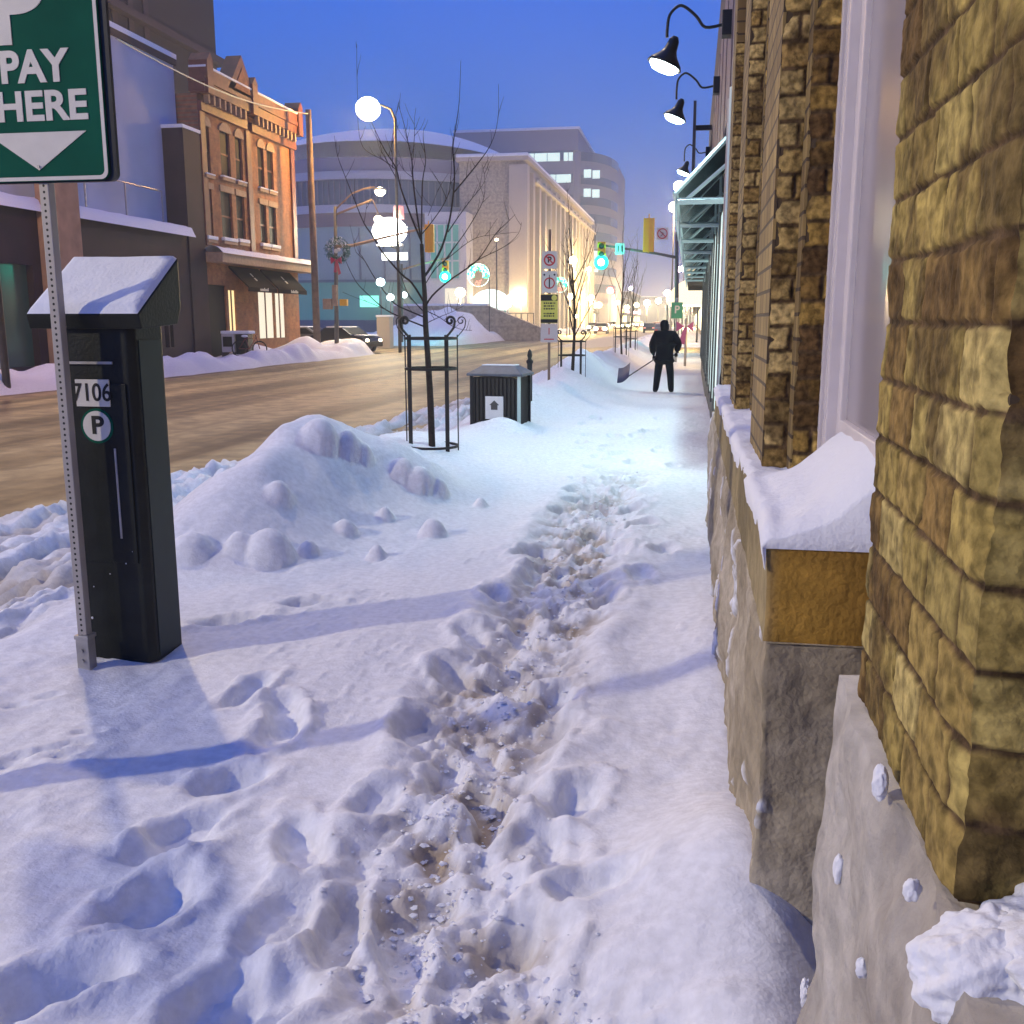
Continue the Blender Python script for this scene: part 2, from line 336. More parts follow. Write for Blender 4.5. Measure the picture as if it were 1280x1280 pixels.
# footprints
fp = np.random.RandomState(11)
def foot(cx, cy, ang, L_=.15, Wd=.065, d=.10, rim=.028):
    global Z; d *= .68; rim *= .55
    m_ = (abs(X-cx) < .6) & (abs(Y-cy) < .6); x = X[m_]-cx; y = Y[m_]-cy; c, s = math.cos(ang), math.sin(ang)
    u = (x*c+y*s)/L_; v = (-x*s+y*c)/Wd; q = np.sqrt(u*u+v*v)*(1+.28*fbm(x*11+cx, y*11+cy, 3))
    Z[m_] += -d*(1-sstep(.55, 1.15, q)) + rim*np.exp(-((q-1.45)/.34)**2)*(1+1.2*fbm(x*16+cx*3, y*16, 3)) - .015*(1-sstep(.3, 1, q))*fbm(x*30, y*30, 2)
path = gp([(700, 1400), (520, 1160), (540, 1060), (600, 930), (650, 830), (700, 740), (725, 670), (760, 610), (790, 590)])
best = np.full_like(X, 1e9)
for a, b2 in zip(path[:-1], path[1:]):
    vx, vy = b2[0]-a[0], b2[1]-a[1]; t = np.clip(((X-a[0])*vx+(Y-a[1])*vy)/(vx*vx+vy*vy), 0, 1); best = np.minimum(best, np.hypot(X-a[0]-t*vx, Y-a[1]-t*vy))
wv = .22 + .13*fbm(Y*1.6, Y*.3+3, 3) + .03*(Y-1.5).clip(0, 6)*.3
churn = 1 - sstep(wv*.55, wv*1.7, best); churn = churn*(1-sstep(9, 12.5, Y))
big = fbm(X*6.5, Y*6.0, 4, .55)
Z = Z + churn*(-.045 + .052*big + .024*fbm(X*15, Y*14, 3, .6) + .034*fbm(X*27+3, Y*25, 2, .6)*sstep(-.2, .15, fbm(X*5+9, Y*5, 3)) + .010*fbm(X*48, Y*44, 1)) + .022*np.exp(-((best/wv-1.5)/.4)**2)*(1-sstep(9, 12, Y))*(1+fbm(X*4, Y*4, 3))
dirt = np.maximum(dirt, churn*np.clip(.38 - big*2.0 - 1.0*fbm(X*15, Y*14, 4, .65), 0, 1)*.62*(1+1.2*fbm(X*1.7, Y*1.7, 2)))
for px, py, a in ((498, 1145, 2.2), (505, 1180, 2.0), (350, 1140, 1.2), (425, 1150, 1.5), (472, 995, 1.6), (378, 1050, 1.9), (610, 990, 2.3), (600, 925, 2.4), (640, 850, 2.0), (655, 790, 1.8), (690, 760, 1.9), (290, 965, 1.0), (355, 885, 1.8), (352, 905, 1.7), (310, 860, 1.7), (285, 775, .5), (388, 752, .4), (180, 1110, 1.2), (205, 1118, 1.1), (235, 1020, .9), (215, 1045, .9), (90, 1215, .6), (60, 1230, .7), (690, 905, 1.5), (720, 1000, 1.4), (745, 1125, .6), (640, 1170, 1.4), (330, 1250, 1.3), (270, 1240, 1.4), (660, 690, 1.3), (770, 690, 1.4), (755, 750, 1.2), (800, 720, 1.4), (830, 690, 1.2), (620, 740, 1.7), (590, 790, 1.9), (565, 835, 1.9), (520, 900, 1.8), (700, 640, 1.4), (740, 625, 1.3), (790, 640, 1.5), (800, 660, 1.2), (560, 960, 1.6), (700, 860, 1.5)):
    p = G(px, py); foot(p.x, p.y, a+fp.uniform(-.3, .3), .13+fp.rand()*.05, .06+fp.rand()*.03, .06+fp.rand()*.06)
for k in range(60):   # looser trampling farther off
    y = fp.uniform(5.0, 17); x = -.35-.07*y*fp.rand()-fp.rand()*.6 + .2; foot(x, y, fp.uniform(1.0, 2.2), .14, .08, .05+fp.rand()*.04, .02)
for k in range(26):
    y = fp.uniform(1.6, 4.5); foot(fp.uniform(-.5, 0)-.12*y, y, fp.uniform(1.2, 2.2), .11, .07, .03+fp.rand()*.03, .02)
# dog tracks / tiny dents left of the pay station, slush in the gutter
for px, py in ((12, 955), (30, 945), (65, 938), (80, 945), (110, 915), (95, 930), (20, 880), (60, 870)): p = G(px, py); foot(p.x, p.y, .5, .06, .03, .03, .006)
Z = Z + .004*fbm(X*22, Y*20, 3, .6) + .030*np.clip(fbm(X*17+7, Y*16, 3)-.20, 0, 1)*sstep(-.05, .25, fbm(X*1.1+8, Y*1.0, 2)) + .020*fbm(X*7, Y*6, 3)*sstep(0, .3, fbm(X*1.3+4, Y*1.1, 2)+.15)
Zf = -.105 + .012*fbm(X*30, Y*28, 2); tr_ = sstep(-2.2, -2.0, X)*(1-sstep(9, 11, Y)); Z = np.where((Z < Zf) & (tr_ > 0), Z + (Zf-Z)*.75*tr_, Z)
# pavement recess against the pay station foot, level under buildings
Z = np.where(X > .7, np.minimum(Z, .05), Z)
Z = Z*(1-sstep(60, 75, Y)*.35)
dirt = np.clip(dirt + .10*clear, 0, 1)[..., None]
colr = np.array([.82, .84, .88])*(1-dirt) + np.array([.34, .265, .18])*dirt
o = grid_obj('pavement_snow', np.stack([X, Y, Z], -1), M['snowmesh'], col=colr); tag(o, kind='structure')
def ground_z(x, y):
    i = min(len(ys)-1, np.searchsorted(ys, y)); j = min(len(xs)-1, np.searchsorted(xs, x)); return float(Z[i, j])
# loose crumbs kicked out of the trail
cr_ = np.random.RandomState(5); base_o = np.array([(1, 0, 0), (-1, 0, 0), (0, 1, 0), (0, -1, 0), (0, 0, 1), (0, 0, -1), (.6, .6, .5), (-.6, .6, .5), (.6, -.6, .5), (-.6, -.6, .5)]); cf = [(4, 6, 7), (4, 7, 9), (4, 9, 8), (4, 8, 6), (0, 2, 6), (2, 1, 7), (1, 3, 9), (3, 0, 8), (2, 7, 6), (1, 9, 7), (3, 8, 9), (0, 6, 8), (5, 2, 0), (5, 1, 2), (5, 3, 1), (5, 0, 3)]
cv, cfc = [], []
pth = np.array([(p_[0], p_[1]) for p_ in path]); sg_ = np.hypot(*np.diff(pth, axis=0).T); cum = np.concatenate([[0], np.cumsum(sg_)])
for k_ in range(2600):
    t_ = cum[-1]*cr_.rand()**1.7; i_ = min(len(sg_)-1, np.searchsorted(cum, t_)-1 if t_ > 0 else 0); f_ = (t_-cum[i_])/sg_[i_]; c_ = pth[i_]*(1-f_)+pth[i_+1]*f_
    x_ = c_[0]+cr_.normal(0, .12); y_ = c_[1]+cr_.normal(0, .12); r_ = .003+.012*cr_.rand()**3.5
    if y_ < .7: continue
    z_ = ground_z(x_, y_)-r_*.05; n0_ = len(cv)
    for b_ in base_o: cv.append(tuple(np.array([x_, y_, z_])+b_*r_*np.array([1.2, 1.1, .7])*(.65+.6*cr_.rand(3))))
    cfc += [tuple(n0_+q_ for q_ in f__) for f__ in cf]
cm_ = MB(); cm_.v = cv; cm_.f = cfc; tag(cm_.build('snow_crumbs', M['snow']), kind='stuff')
# ---- far pavement with ploughed bank
yf = np.concatenate([np.arange(5, 75, .22), np.arange(75, 320, 2)]); xf = np.concatenate([np.arange(-90, -34, 2.0), np.arange(-34, -16.2, .18)])
X2, Y2 = np.meshgrid(xf, yf)
edge = -16.9 + .35*fbm(Y2*.6, X2*.1, 3) - np.exp(-((Y2-64)/7.)**2)*4
k = 1 - sstep(-.7, .25, X2-edge)
Z2 = -.40 + k*(.36 + .10*fbm(X2*1.1, Y2*.8, 4)) + k*np.exp(-((X2+17.9)/.8)**2)*(.34+.5*fbm(X2*.9, Y2*.7, 4))*(1-.8*np.exp(-((Y2-64)/8.)**2))
cr2 = sstep(55.5, 57, Y2)*(1-sstep(71.5, 73, Y2)); Z2 = Z2*(1-cr2) - .42*cr2
for px, py, d, rx, ry, h in ((590, 432, 84, 5.5, 4, 2.2), (545, 420, 88, 4, 4, 1.7), (500, 425, 80, 3, 3, .9), (380, 440, 50, 1.2, 1.5, .75), (430, 440, 53.5, 2.0, 1.2, .6), (640, 425, 95, 5, 4, .8), (318, 440, 44.5, .8, 1.6, .5)):
    p = AY(px, py, d); Z2 = Z2 + h*np.exp(-(((X2-p.x)/rx)**2+((Y2-d)/ry)**2))*(1+.35*fbm(X2*.8, Y2*.8, 3))*(1-sstep(-19.5, -16.9, X2))
d2 = (np.clip((X2-edge+.9), 0, 1)*.35)[..., None]; c2 = np.array([.80, .82, .87])*(1-d2)+np.array([.35, .28, .18])*d2
o = grid_obj('far_pavement_snow', np.stack([X2, Y2, Z2], -1), M['snowmesh'], col=c2); tag(o, kind='structure')
def ground_z2(x, y):
    i = min(len(yf)-1, np.searchsorted(yf, y)); j = min(len(xf)-1, np.searchsorted(xf, x)); return float(Z2[i, j])

# ================================================================== RIGHT: BRICK BUILDING
def brick_face(name, org, u, n, Wd, z0, z1, res, bl, bh, parent, seed=0, dep=.007, tones=None, rough=.006, mort=.009, m=None, edge=.0):
    rs = np.random.RandomState(seed); S = np.arange(0, Wd+res, res); S[-1] = Wd; T = np.arange(z0, z1+res, res)
    s, t = np.meshgrid(S, T); wob = .006*fbm(s*5+seed, t*5, 3); tt = t - z0 + wob
    row = np.floor(tt/bh).astype(int); off = (row % 2)*bl*.5 + _L[row % 256, (seed*7) % 256]*bl*.25; ss = s + off + .012*fbm(s*7, t*7+seed, 3)
    c = np.floor(ss/bl).astype(int); a = ss/bl-c; b_ = tt/bh-row
    da = np.minimum(a, 1-a)*bl; db = np.minimum(b_, 1-b_)*bh; dist = np.minimum(da, db) + .004*fbm(s*45, t*45+seed, 3)
    inb = sstep(mort*.35, mort*1.25, dist)
    h1 = _L[(row*13+seed) % 256, (c*7+seed*3) % 256]; h2 = _L[(row*5+seed+40) % 256, (c*11+9) % 256]
    spall = sstep(.22, .42, fbm(s*9+seed*3, t*9, 4))
    disp = inb*dep*(.85+.3*h1) + rough*fbm(s*26, t*26+seed, 5, .6)*(.4+inb) - spall*dep*.8
    if edge: disp = disp*sstep(0, .018, s)
    u = np.array(u, float); n = np.array(n, float)
    P = np.array(org, float)[None, None, :] + s[..., None]*u + disp[..., None]*n; P[..., 2] = t
    if edge:
        chip = (np.clip(.016*fbm(t*16, t*0+2, 4, .6), -.004, .02) + .004)*np.exp(-(s/.025)**2); P[..., 0] += chip; P[..., 1] += chip
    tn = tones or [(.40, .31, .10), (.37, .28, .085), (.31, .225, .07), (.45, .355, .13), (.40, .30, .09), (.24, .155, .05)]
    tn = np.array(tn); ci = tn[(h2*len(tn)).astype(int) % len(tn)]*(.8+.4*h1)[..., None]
    st = (sstep(.0, .40, fbm(s*5+seed*2, t*4.5+2, 5, .65))*.72)[..., None]
    ci = ci*(1-st) + np.array([.085, .050, .022])*st
    mo = np.array([.105, .068, .035])*(1+.8*fbm(s*30, t*30, 2))[..., None]
    col = ci*inb[..., None] + mo*(1-inb[..., None])
    return grid_obj(name, P, m or M['brickv'], parent, col)
XF, XP = .25, .43
bb = thing('brick_building', (0, 0, 0), 'yellow brown brick building along the pavement with recessed white trimmed windows and stone sills', 'building')
M['brickfar'] = brick_mat('yellow_brick', (.34, .24, .085), (.17, .11, .04), (.08, .055, .03), .15, .078, 'yz')
M['brickfarx'] = brick_mat('yellow_brick_return', (.34, .24, .08), (.18, .11, .04), (.07, .045, .025), .21, .085, 'xz')
M['coredark'] = mat('mortar_core', (.08, .055, .03), .9)
# near pier
zb = 1.10
MB().bx(XF+.012, 1.6, .885, 1.36, zb+.02, 7.5).build('pier', M['coredark'], bb)
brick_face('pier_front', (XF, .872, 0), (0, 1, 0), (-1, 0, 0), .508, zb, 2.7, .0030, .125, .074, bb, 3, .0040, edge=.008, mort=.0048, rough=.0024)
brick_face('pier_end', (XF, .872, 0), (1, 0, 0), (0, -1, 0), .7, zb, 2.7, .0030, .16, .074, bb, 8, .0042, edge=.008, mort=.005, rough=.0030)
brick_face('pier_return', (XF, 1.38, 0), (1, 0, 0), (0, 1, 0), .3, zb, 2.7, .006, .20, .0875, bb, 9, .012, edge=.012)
MB().bx(XF-.004, XF+.008, .88, 1.36, 2.7, 7.5).build('pier_front', M['brickfar'], bb)
MB().bx(XF+.009, 1.5, .868, .879, 2.7, 7.5).build('pier_end', M['brickfarx'], bb)
# far piers: stepped pilasters
def pier(y0, y1, z0, seed, disp=True, xs_=.33):
    MB().bx(XF+.012, 1.6, y0+.15, y1, z0-.05, 7.5).build('pier', M['coredark'], bb)
    MB().bx(xs_+.012, 1.6, y0+.012, y1+.1, z0-.05, 7.49).build('pier', M['coredark'], bb)
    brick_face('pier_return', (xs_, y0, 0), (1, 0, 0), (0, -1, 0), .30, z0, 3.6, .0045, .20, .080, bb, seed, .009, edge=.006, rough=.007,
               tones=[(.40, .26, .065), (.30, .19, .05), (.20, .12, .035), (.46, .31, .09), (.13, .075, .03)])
    brick_face('pier_step', (XF, y0+.14, 0), (1, 0, 0), (0, -1, 0), xs_-XF+.01, z0, 3.6, .0045, .20, .080, bb, seed+2, .007, edge=.008,
               tones=[(.48, .35, .14), (.40, .28, .10), (.32, .21, .07)])  # paler tones put the lit look of the corner strip into the brick
    MB().bx(XF, XF+.01, y0+.15, y1, z0, 7.5).build('pier_front', M['brickfar'], bb)
    MB().bx(xs_, xs_+.01, y0+.012, y0+.14, z0, 7.5).build('pier_front', M['brickfar'], bb)
    MB().bx(xs_+.009, 1.0, y0-.002, y0+.01, 3.6, 7.5).build('pier_return', M['brickfarx'], bb)
    MB().bx(XF+.009, xs_+.01, y0+.138, y0+.149, 3.6, 7.5).build('pier_step', M['brickfarx'], bb)
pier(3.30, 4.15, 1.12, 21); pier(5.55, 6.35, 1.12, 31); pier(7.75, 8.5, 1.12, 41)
# sill course
zs0, zs1 = .86, 1.12
def rough_box(name, x0, x1, y0, y1, z0, z1, res, amp, m, parent, base, seed=0, dark=None, flare=0., snowy=0., front=None):
    """front (-x) , near end (-y) and far end faces with relief, joined as one sheet wrapped round the block"""
    pa = [(x1, y0), (x0, y0), (x0, y1), (x1, y1)]; seg = []; nn = []
    for i in range(3):
        a = np.array(pa[i]); b2 = np.array(pa[i+1]); k = max(2, int(np.hypot(*(b2-a))/res)); t = np.linspace(0, 1, k, endpoint=(i == 2)); seg.append(a+(b2-a)*t[:, None])
        nv = [(0, -1), (-1, 0), (0, 1)][i]; nn += [nv]*k
    pts = np.concatenate(seg); nn = np.array(nn, float)
    for q in range(3): nn[1:-1] = (nn[:-2]+2*nn[1:-1]+nn[2:])/4
    zz = np.concatenate([np.arange(z0, z1, res), [z1]]); U = np.concatenate([[0], np.cumsum(np.hypot(*np.diff(pts, axis=0).T))])
    uu, tt = np.meshgrid(U, zz); d = amp*(fbm(uu*3.2+seed, tt*3.2, 5, .55)) + flare*np.clip((z1-tt)/(z1-z0), 0, 1)
    top = sstep(0, .02, z1-tt)*.5+.5
    sn = fbm(uu*8+seed*3, tt*5.0, 4, .55) + .45*fbm(uu*1.2, tt*1.1+seed, 2); sn = sstep(.50, .53, sn)*snowy*2; d = d + .012*sn
    P = np.zeros(uu.shape+(3,)); P[..., 0] = pts[None, :, 0]+d*nn[None, :, 0]*top; P[..., 1] = pts[None, :, 1]+d*nn[None, :, 1]*top; P[..., 2] = tt
    cap = P[-1].copy(); cap[:, 0] = np.maximum(cap[:, 0], (x0+x1)/2); P = np.concatenate([P, cap[None]]); 
    v = fbm(uu*2.5+seed, tt*2.5, 5, .6); v = np.concatenate([v, v[-1:]])
    base = np.array(base); dk = np.array(dark if dark else base*.55); w = np.clip(.5+v*1.4, 0, 1)[..., None]
    sn = np.concatenate([sn, sn[-1:]])[..., None]; cc = base*w + dk*(1-w)
    if front: fw = np.clip(-nn[:, 0], 0, 1)[None, :, None]; cc = cc*(1-fw) + (np.array(front)*(.6+.4*w))*fw
    return grid_obj(name, P, m, parent, cc*(1-sn) + np.array([.78, .80, .84])*sn)
rough_box('stone_sill', XF-.055, .6, 2.36, 7.8, zs0, zs1-.012, .012, .010, M['stonev'], bb, (.42, .24, .045), 3, (.22, .12, .03), front=(.36, .29, .15))
# rough rendered foundation
rough_box('foundation', XF-.012, .8, -.9, 1.50, -.45, 1.09, .009, .05, M['stonev'], bb, (.52, .49, .44), 5, (.33, .30, .26), .055, 0)
rough_box('foundation', XF-.055, .8, 2.34, 8.6, -.45, .86, .014, .045, M['stonev'], bb, (.54, .48, .37), 9, (.34, .29, .20), .03, .5)
MB().bx(.62, 1.2, 1.3, 2.6, -.4, 1.0).build('basement_wall', M['coredark'], bb)
MB().bx(XP+.12, 12, -1, 8.6, .8, 7.6).build('wall', M['brickfar'], bb)
# windows: white casing, sash and glass, nearly edge-on
M['casing'] = mat('casing_paint', (.70, .64, .62), .38, var=.06, vscale=8, bump=.12, bscale=18, spec=.5)
M['pane'] = mat('old_pane', (.34, .31, .33), .16, spec=.8, var=.1, vscale=2)
for (ya, yb) in ((1.38, 3.31), (4.15, 5.56), (6.35, 7.76)):
    f = MB().bx(XP, XP+.08, yb-.16, yb, zs1-.02, 5.2).bx(XP, XP+.08, ya, ya+.16, zs1-.02, 5.2)
    f.bx(XP-.022, XP+.05, yb-.035, yb-.004, zs1, 5.2).bx(XP-.014, XP+.05, yb-.085, yb-.06, zs1, 5.2).bx(XP-.018, XP+.05, yb-.165, yb-.14, zs1, 5.2)
    f.bx(XP, XP+.08, ya+.16, yb-.16, zs1-.02, zs1+.10)
    w = f.build('window', M['casing'], bb, bevel=.004)
    MB().bx(XP+.012, XP+.06, yb-.24, yb-.165, zs1+.10, 5.1).bx(XP+.012, XP+.06, ya+.17, ya+.24, zs1+.10, 5.1).bx(XP+.012, XP+.06, ya+.24, yb-.24, zs1+.10, zs1+.21).build('sash', M['casing'], w, bevel=.004)
    MB().bx(XP+.03, XP+.04, ya+.24, yb-.24, zs1+.21, 5.1).build('pane', M['pane'], w)
# snow lying on the sill, heaped against the first window
yy = np.arange(2.35, 7.75, .02); ww = np.linspace(0, 1, 26); Wg, Yg = np.meshgrid(ww, yy)
x0 = XF-.075 + .022*fbm(Yg*9, Wg*0+2, 3); xx = x0 + (XP+.02-x0)*Wg
heap = np.exp(-((Yg-2.75)/.42)**4)
zz = zs1 - .012 + .028*sstep(0, .12, Wg) + .010*fbm(Yg*8, Wg*3, 3) + heap*(.13+.06*fbm(Yg*2.4, Wg*0+2, 3))*np.clip((Wg-.25)/.75, 0, 1)**.9 + .010*fbm(Yg*14, Wg*6, 3)*sstep(.1, .3, Wg)*(1-.8*heap*sstep(.5, .8, Wg)) + .06*sstep(.5, 1, Wg)
zz = zz - (1-sstep(2.35, 2.42, Yg))*.02
P = np.stack([xx, Yg, zz], -1); P[:, 0, 2] -= .05; P[:, 0, 0] += .02; P = np.concatenate([P[:1]*1, P]); P[0, :, 2] = zs1-.03; P[0, :, 1] += .004
ss_ = grid_obj('sill_snow', P, M['snow'], bb)
# snow lumps caught on the ledge at the foot of the near pier
def lump_mesh(name, c, rad, seed, parent, amp=.35, n=90, m_=50):
    u, v = np.meshgrid(np.linspace(0, 2*np.pi, n*2), np.linspace(.001, np.pi-.001, m_*2)); x = np.sin(v)*np.cos(u); y = np.sin(v)*np.sin(u); z = np.cos(v)
    def f3(k): return (fbm(x*k+seed, y*k+z*k*.7, 4, .6) + fbm(y*k+seed*2, z*k-x*k*.7, 4, .6))*.5
    r = 1 + amp*f3(1.6)*1.6 + amp*.16*f3(5.0); return grid_obj(name, np.stack([c[0]+rad[0]*x*r, c[1]+rad[1]*y*r, c[2]+rad[2]*z*r], -1), M['snow'], parent)
for i_, (px_, py_, r_) in enumerate(((1100, 978, .011), (1048, 1085, .012), (1078, 1210, .007), (1006, 1240, .014), (1140, 1113, .007))):
    p_ = AX(px_, py_, .226); lump_mesh('snow_patch', p_, (.008, r_*1.1, r_*1.8), 31+i_*5, bb, .35, 24, 14)
lump_mesh('ledge_snow', (.275, .82, 1.065), (.065, .075, .055), 3, bb, .30); lump_mesh('ledge_snow', (.36, .80, 1.10), (.10, .10, .055), 8, bb, .30); lump_mesh('ledge_snow', (.50, .78, 1.115), (.14, .11, .065), 21, bb, .30); lump_mesh('ledge_snow', (.68, .77, 1.115), (.14, .11, .07), 14, bb, .28)

# ---- next building: steel canopy frame, gooseneck lamps, pipes
nb = thing('grey_building', (.30, 8.6, 0), 'dark grey panelled shopfront building just past the brick one with steel canopy rafters', 'building')
M['panel'] = mat('purple_panel', (.16, .13, .15), .6, var=.2)
M['canopy'] = mat('canopy_steel', (.55, .70, .67), .4, .1)
M['canopyglass'] = mat('canopy_glass', (.03, .07, .065), .2, spec=.6)
MB().bx(.06, 12, 0, 27, -.4, 7.9).build('wall', mat('graphite_wall', (.05, .05, .055), .7, var=.2), nb)
w_ = MB()
for k in range(12): w_.bx(.0, .062, .3+k*2.1, 1.9+k*2.1, 3.75, 5.8)
w_.build('fascia_panel', M['panel'], nb)
for k in range(5):
    y = 1.2 + k*5
    f = MB().bx(.02, .061, y, y+3.4, .5, 2.9).build('window', M['lit_white'], nb)
    [MB().bx(-.005, .019, y+e, y+e+.05, .45, 2.95).build('frame', M['darkpole'], f) for e in (-.05, 1.7, 3.4)]
cz0, cz1 = 2.92, 3.55
cn = MB()
cn.prism([(-.52, cz0+.02), (-.50, cz0+.02), (.05, cz1), (.05, cz1-.03)], 2.7, 25, 'xz').build('canopy_cover', M['canopyglass'], nb)
fr = MB()
for k in range(9):
    y = 2.62 + k*2.75
    fr.tube([(.05, y, cz1), (-.52, y, cz0+.03)], .030, 6); fr.tube([(.05, y, cz0-.05), (-.50, y, cz0-.05)], .036, 6); fr.tube([(-.52, y, cz0+.04), (-.51, y, cz0-.25)], .018, 6)
    fr.tube([(.05, y, cz0+.35), (-.42, y, cz0-.05)], .022, 6); fr.tube([(.02, y, cz1), (.02, y, cz0-.3)], .024, 6)
fr.tube([(-.52, 2.6, cz0+.03), (-.52, 25, cz0+.03)], .032, 6); fr.tube([(-.51, 2.6, cz0-.25), (-.51, 25, cz0-.25)], .012, 6)
fr.build('canopy_frame', M['canopy'], nb)
pm = MB()
pm.tube([(-.03, .25, 0), (-.03, .25, 3.5)], .028, 8); pm.build('pipe', M['canopy'], nb, True)
MB().tube([(-.03, .7, 0), (-.03, .7, 3.5)], .03, 8).build('pipe', M['steel'], nb, True)
MB().tube([(-.02, -.25, 3.4), (-.02, -.25, 1.35), (-.05, -.28, 1.15), (-.06, -.5, .9), (-.06, -.55, .0)], .014, 6).build('cable', M['rubber'], nb, True)
MB().bx(-.42, -.36, 14.6, 21, 3.6, 6.3).bx(-.36, .0, 15.2, 15.3, 4.0, 4.1).bx(-.36, .0, 15.2, 15.3, 5.8, 5.9).build('blade_sign', mat('sign_panel', (.03, .022, .035), .5), nb)
# goosenecks
for i, (px, py, lp) in enumerate(((912, 30, (833, 75)), (898, 107, (845, 143)), (886, 190, (855, 213)))):
    p = AX(px, py, .28); b0 = Vector((.30, p.y, p.z))
    gl = thing('gooseneck_lamp', b0, ['nearest black gooseneck wall lamp with an icicle of glare, high on the grey facade', 'middle black gooseneck wall lamp between two others on the grey facade', 'farthest and smallest black gooseneck wall lamp just above the steel canopy'][i], 'lamp', 'gooseneck lamps over the pavement')
    q = AY(lp[0], lp[1], p.y); dx = q.x-.30; dz = q.z-p.z
    MB().bx(-.10, .06, -.09, .09, -.12, .12).build('mount', M['black'], gl, bevel=.01)
    pts = []
    for t in np.linspace(0, 1, 16):
        x = -.08 + (dx+.08+.0)*(t**.85); z = .0 + .34*abs(dz)*0
        pts.append((x, 0, 0))
    sc = abs(dx)
    arm = [(-.08, 0, 0), (-.08-.28*sc, 0, -.02), (-.08-.42*sc, 0, .10*sc+.02), (-.08-.60*sc, 0, .28*sc), (dx+.16*sc, 0, .30*sc), (dx+.03*sc, 0, .17*sc), (dx, 0, -.05*sc), (dx, 0, dz+.22)]
    # smooth with Catmull-Rom
    sm = []
    A = [Vector(a) for a in arm]
    for j in range(len(A)-1):
        p0, p1, p2, p3 = A[max(j-1, 0)], A[j], A[j+1], A[min(j+2, len(A)-1)]
        for t in (0, .25, .5, .75): sm.append(.5*((2*p1)+(-p0+p2)*t+(2*p0-5*p1+4*p2-p3)*t*t+(-p0+3*p1-3*p2+p3)*t**3))
    sm.append(A[-1])
    MB().tube(sm, .016, 8).build('arm', M['black'], gl, True)
    T = Matrix.Rotation(R(22), 4, 'Y')
    MB().lathe([(.03, .24), (.055, .20), (.07, .10), (.10, .05), (.17, -.02), (.19, -.06), (.18, -.06), (.10, .02)], (dx, 0, dz), 20, T).build('lamp_shade', M['black'], gl, True)
    MB().lathe([(.0, -.015), (.15, -.015), (.16, -.07), (.12, -.11), (.0, -.12)], (dx, 0, dz), 18, T).build('lens', M['lamp_cool'], gl, True)
    pt_light('bulb_light', gl, (dx+.05, 0, dz-.2), (400, 400, 480)[i], (.66, .95, 1), .08, 125, (0, R(10), 0), .7)

# ================================================================== LEFT FOREGROUND: SIGN AND PAY STATION
pb = G(110, 836, -.02)
ps = thing('parking_sign', pb, 'green pay here parking sign with white arrow on a perforated steel post', 'sign')
pt = AY(62, 228, pb.y)
# perforated square post
m, N, L, b = new_mat('perforated_steel'); b.inputs['Metallic'].default_value = .35; b.inputs['Roughness'].default_value = .5
tc = N.new('ShaderNodeTexCoord'); s = N.new('ShaderNodeSeparateXYZ'); L.new(tc.outputs['Object'], s.inputs[0])
def mth(op, a, b2=None):
    q = N.new('ShaderNodeMath'); q.operation = op
    for i, v in enumerate((a, b2)):
        if v is None: continue
        if isinstance(v, (int, float)): q.inputs[i].default_value = v
        else: L.new(v, q.inputs[i])
    return q.outputs[0]
zz_ = mth('SUBTRACT', mth('FRACT', mth('DIVIDE', s.outputs['Z'], .0265)), .5); zz_ = mth('MULTIPLY', zz_, .0265)
rad = mth('SQRT', mth('ADD', mth('POWER', mth('ABSOLUTE', zz_), 2), mth('POWER', mth('ABSOLUTE', s.outputs['X']), 2)))
hole = mth('LESS_THAN', rad, .0058)
mx = N.new('ShaderNodeMix'); mx.data_type = 'RGBA'; L.new(hole, mx.inputs[0]); mx.inputs[6].default_value = (.36, .34, .32, 1); mx.inputs[7].default_value = (.012, .012, .012, 1); L.new(mx.outputs[2], b.inputs['Base Color'])
M['perf'] = m
MB().box((0, 0, 1.5), (.046, .046, 3.06)).build('post', M['perf'], ps, bevel=.004)
MB().box((0, -.002, .075), (.064, .060, .19)).tube([(-.036, -.002, .02), (-.036, -.002, .12)], .006).bx(-.036, .036, -.036, .036, .155, .175).build('sleeve', M['steel'], ps, bevel=.003)
for z in (.10, .05): MB().tube([(0, -.03, z), (0, -.042, z)], .009, 8).build('bolt', M['steel'], ps)
# blade
sg = Vector((0, -.035, pt.z - pb.z)); hw = .325; hh = 1.06
def rrect(w, h, r, n=6, cx=0, cz=0):
    o = []
    for (sx, sz, a0) in ((1, 1, 0), (-1, 1, 90), (-1, -1, 180), (1, -1, 270)):
        for k in range(n+1): a = R(a0+90*k/n); o.append((cx+sx*(w-r)+r*math.cos(a), cz+sz*(h-r)+r*math.sin(a)))
    return o
xo = .0; zc = sg.z + hh/2
sb = MB().prism(rrect(hw, hh/2, .035, cx=xo, cz=zc), -.040, -.030).build('sign_blade', M['greensign'], ps)
MB().prism(rrect(hw+.016, hh/2+.006, .035, cx=xo+.018, cz=zc), -.029, -.010).build('sign_backing', M['black'], ps)
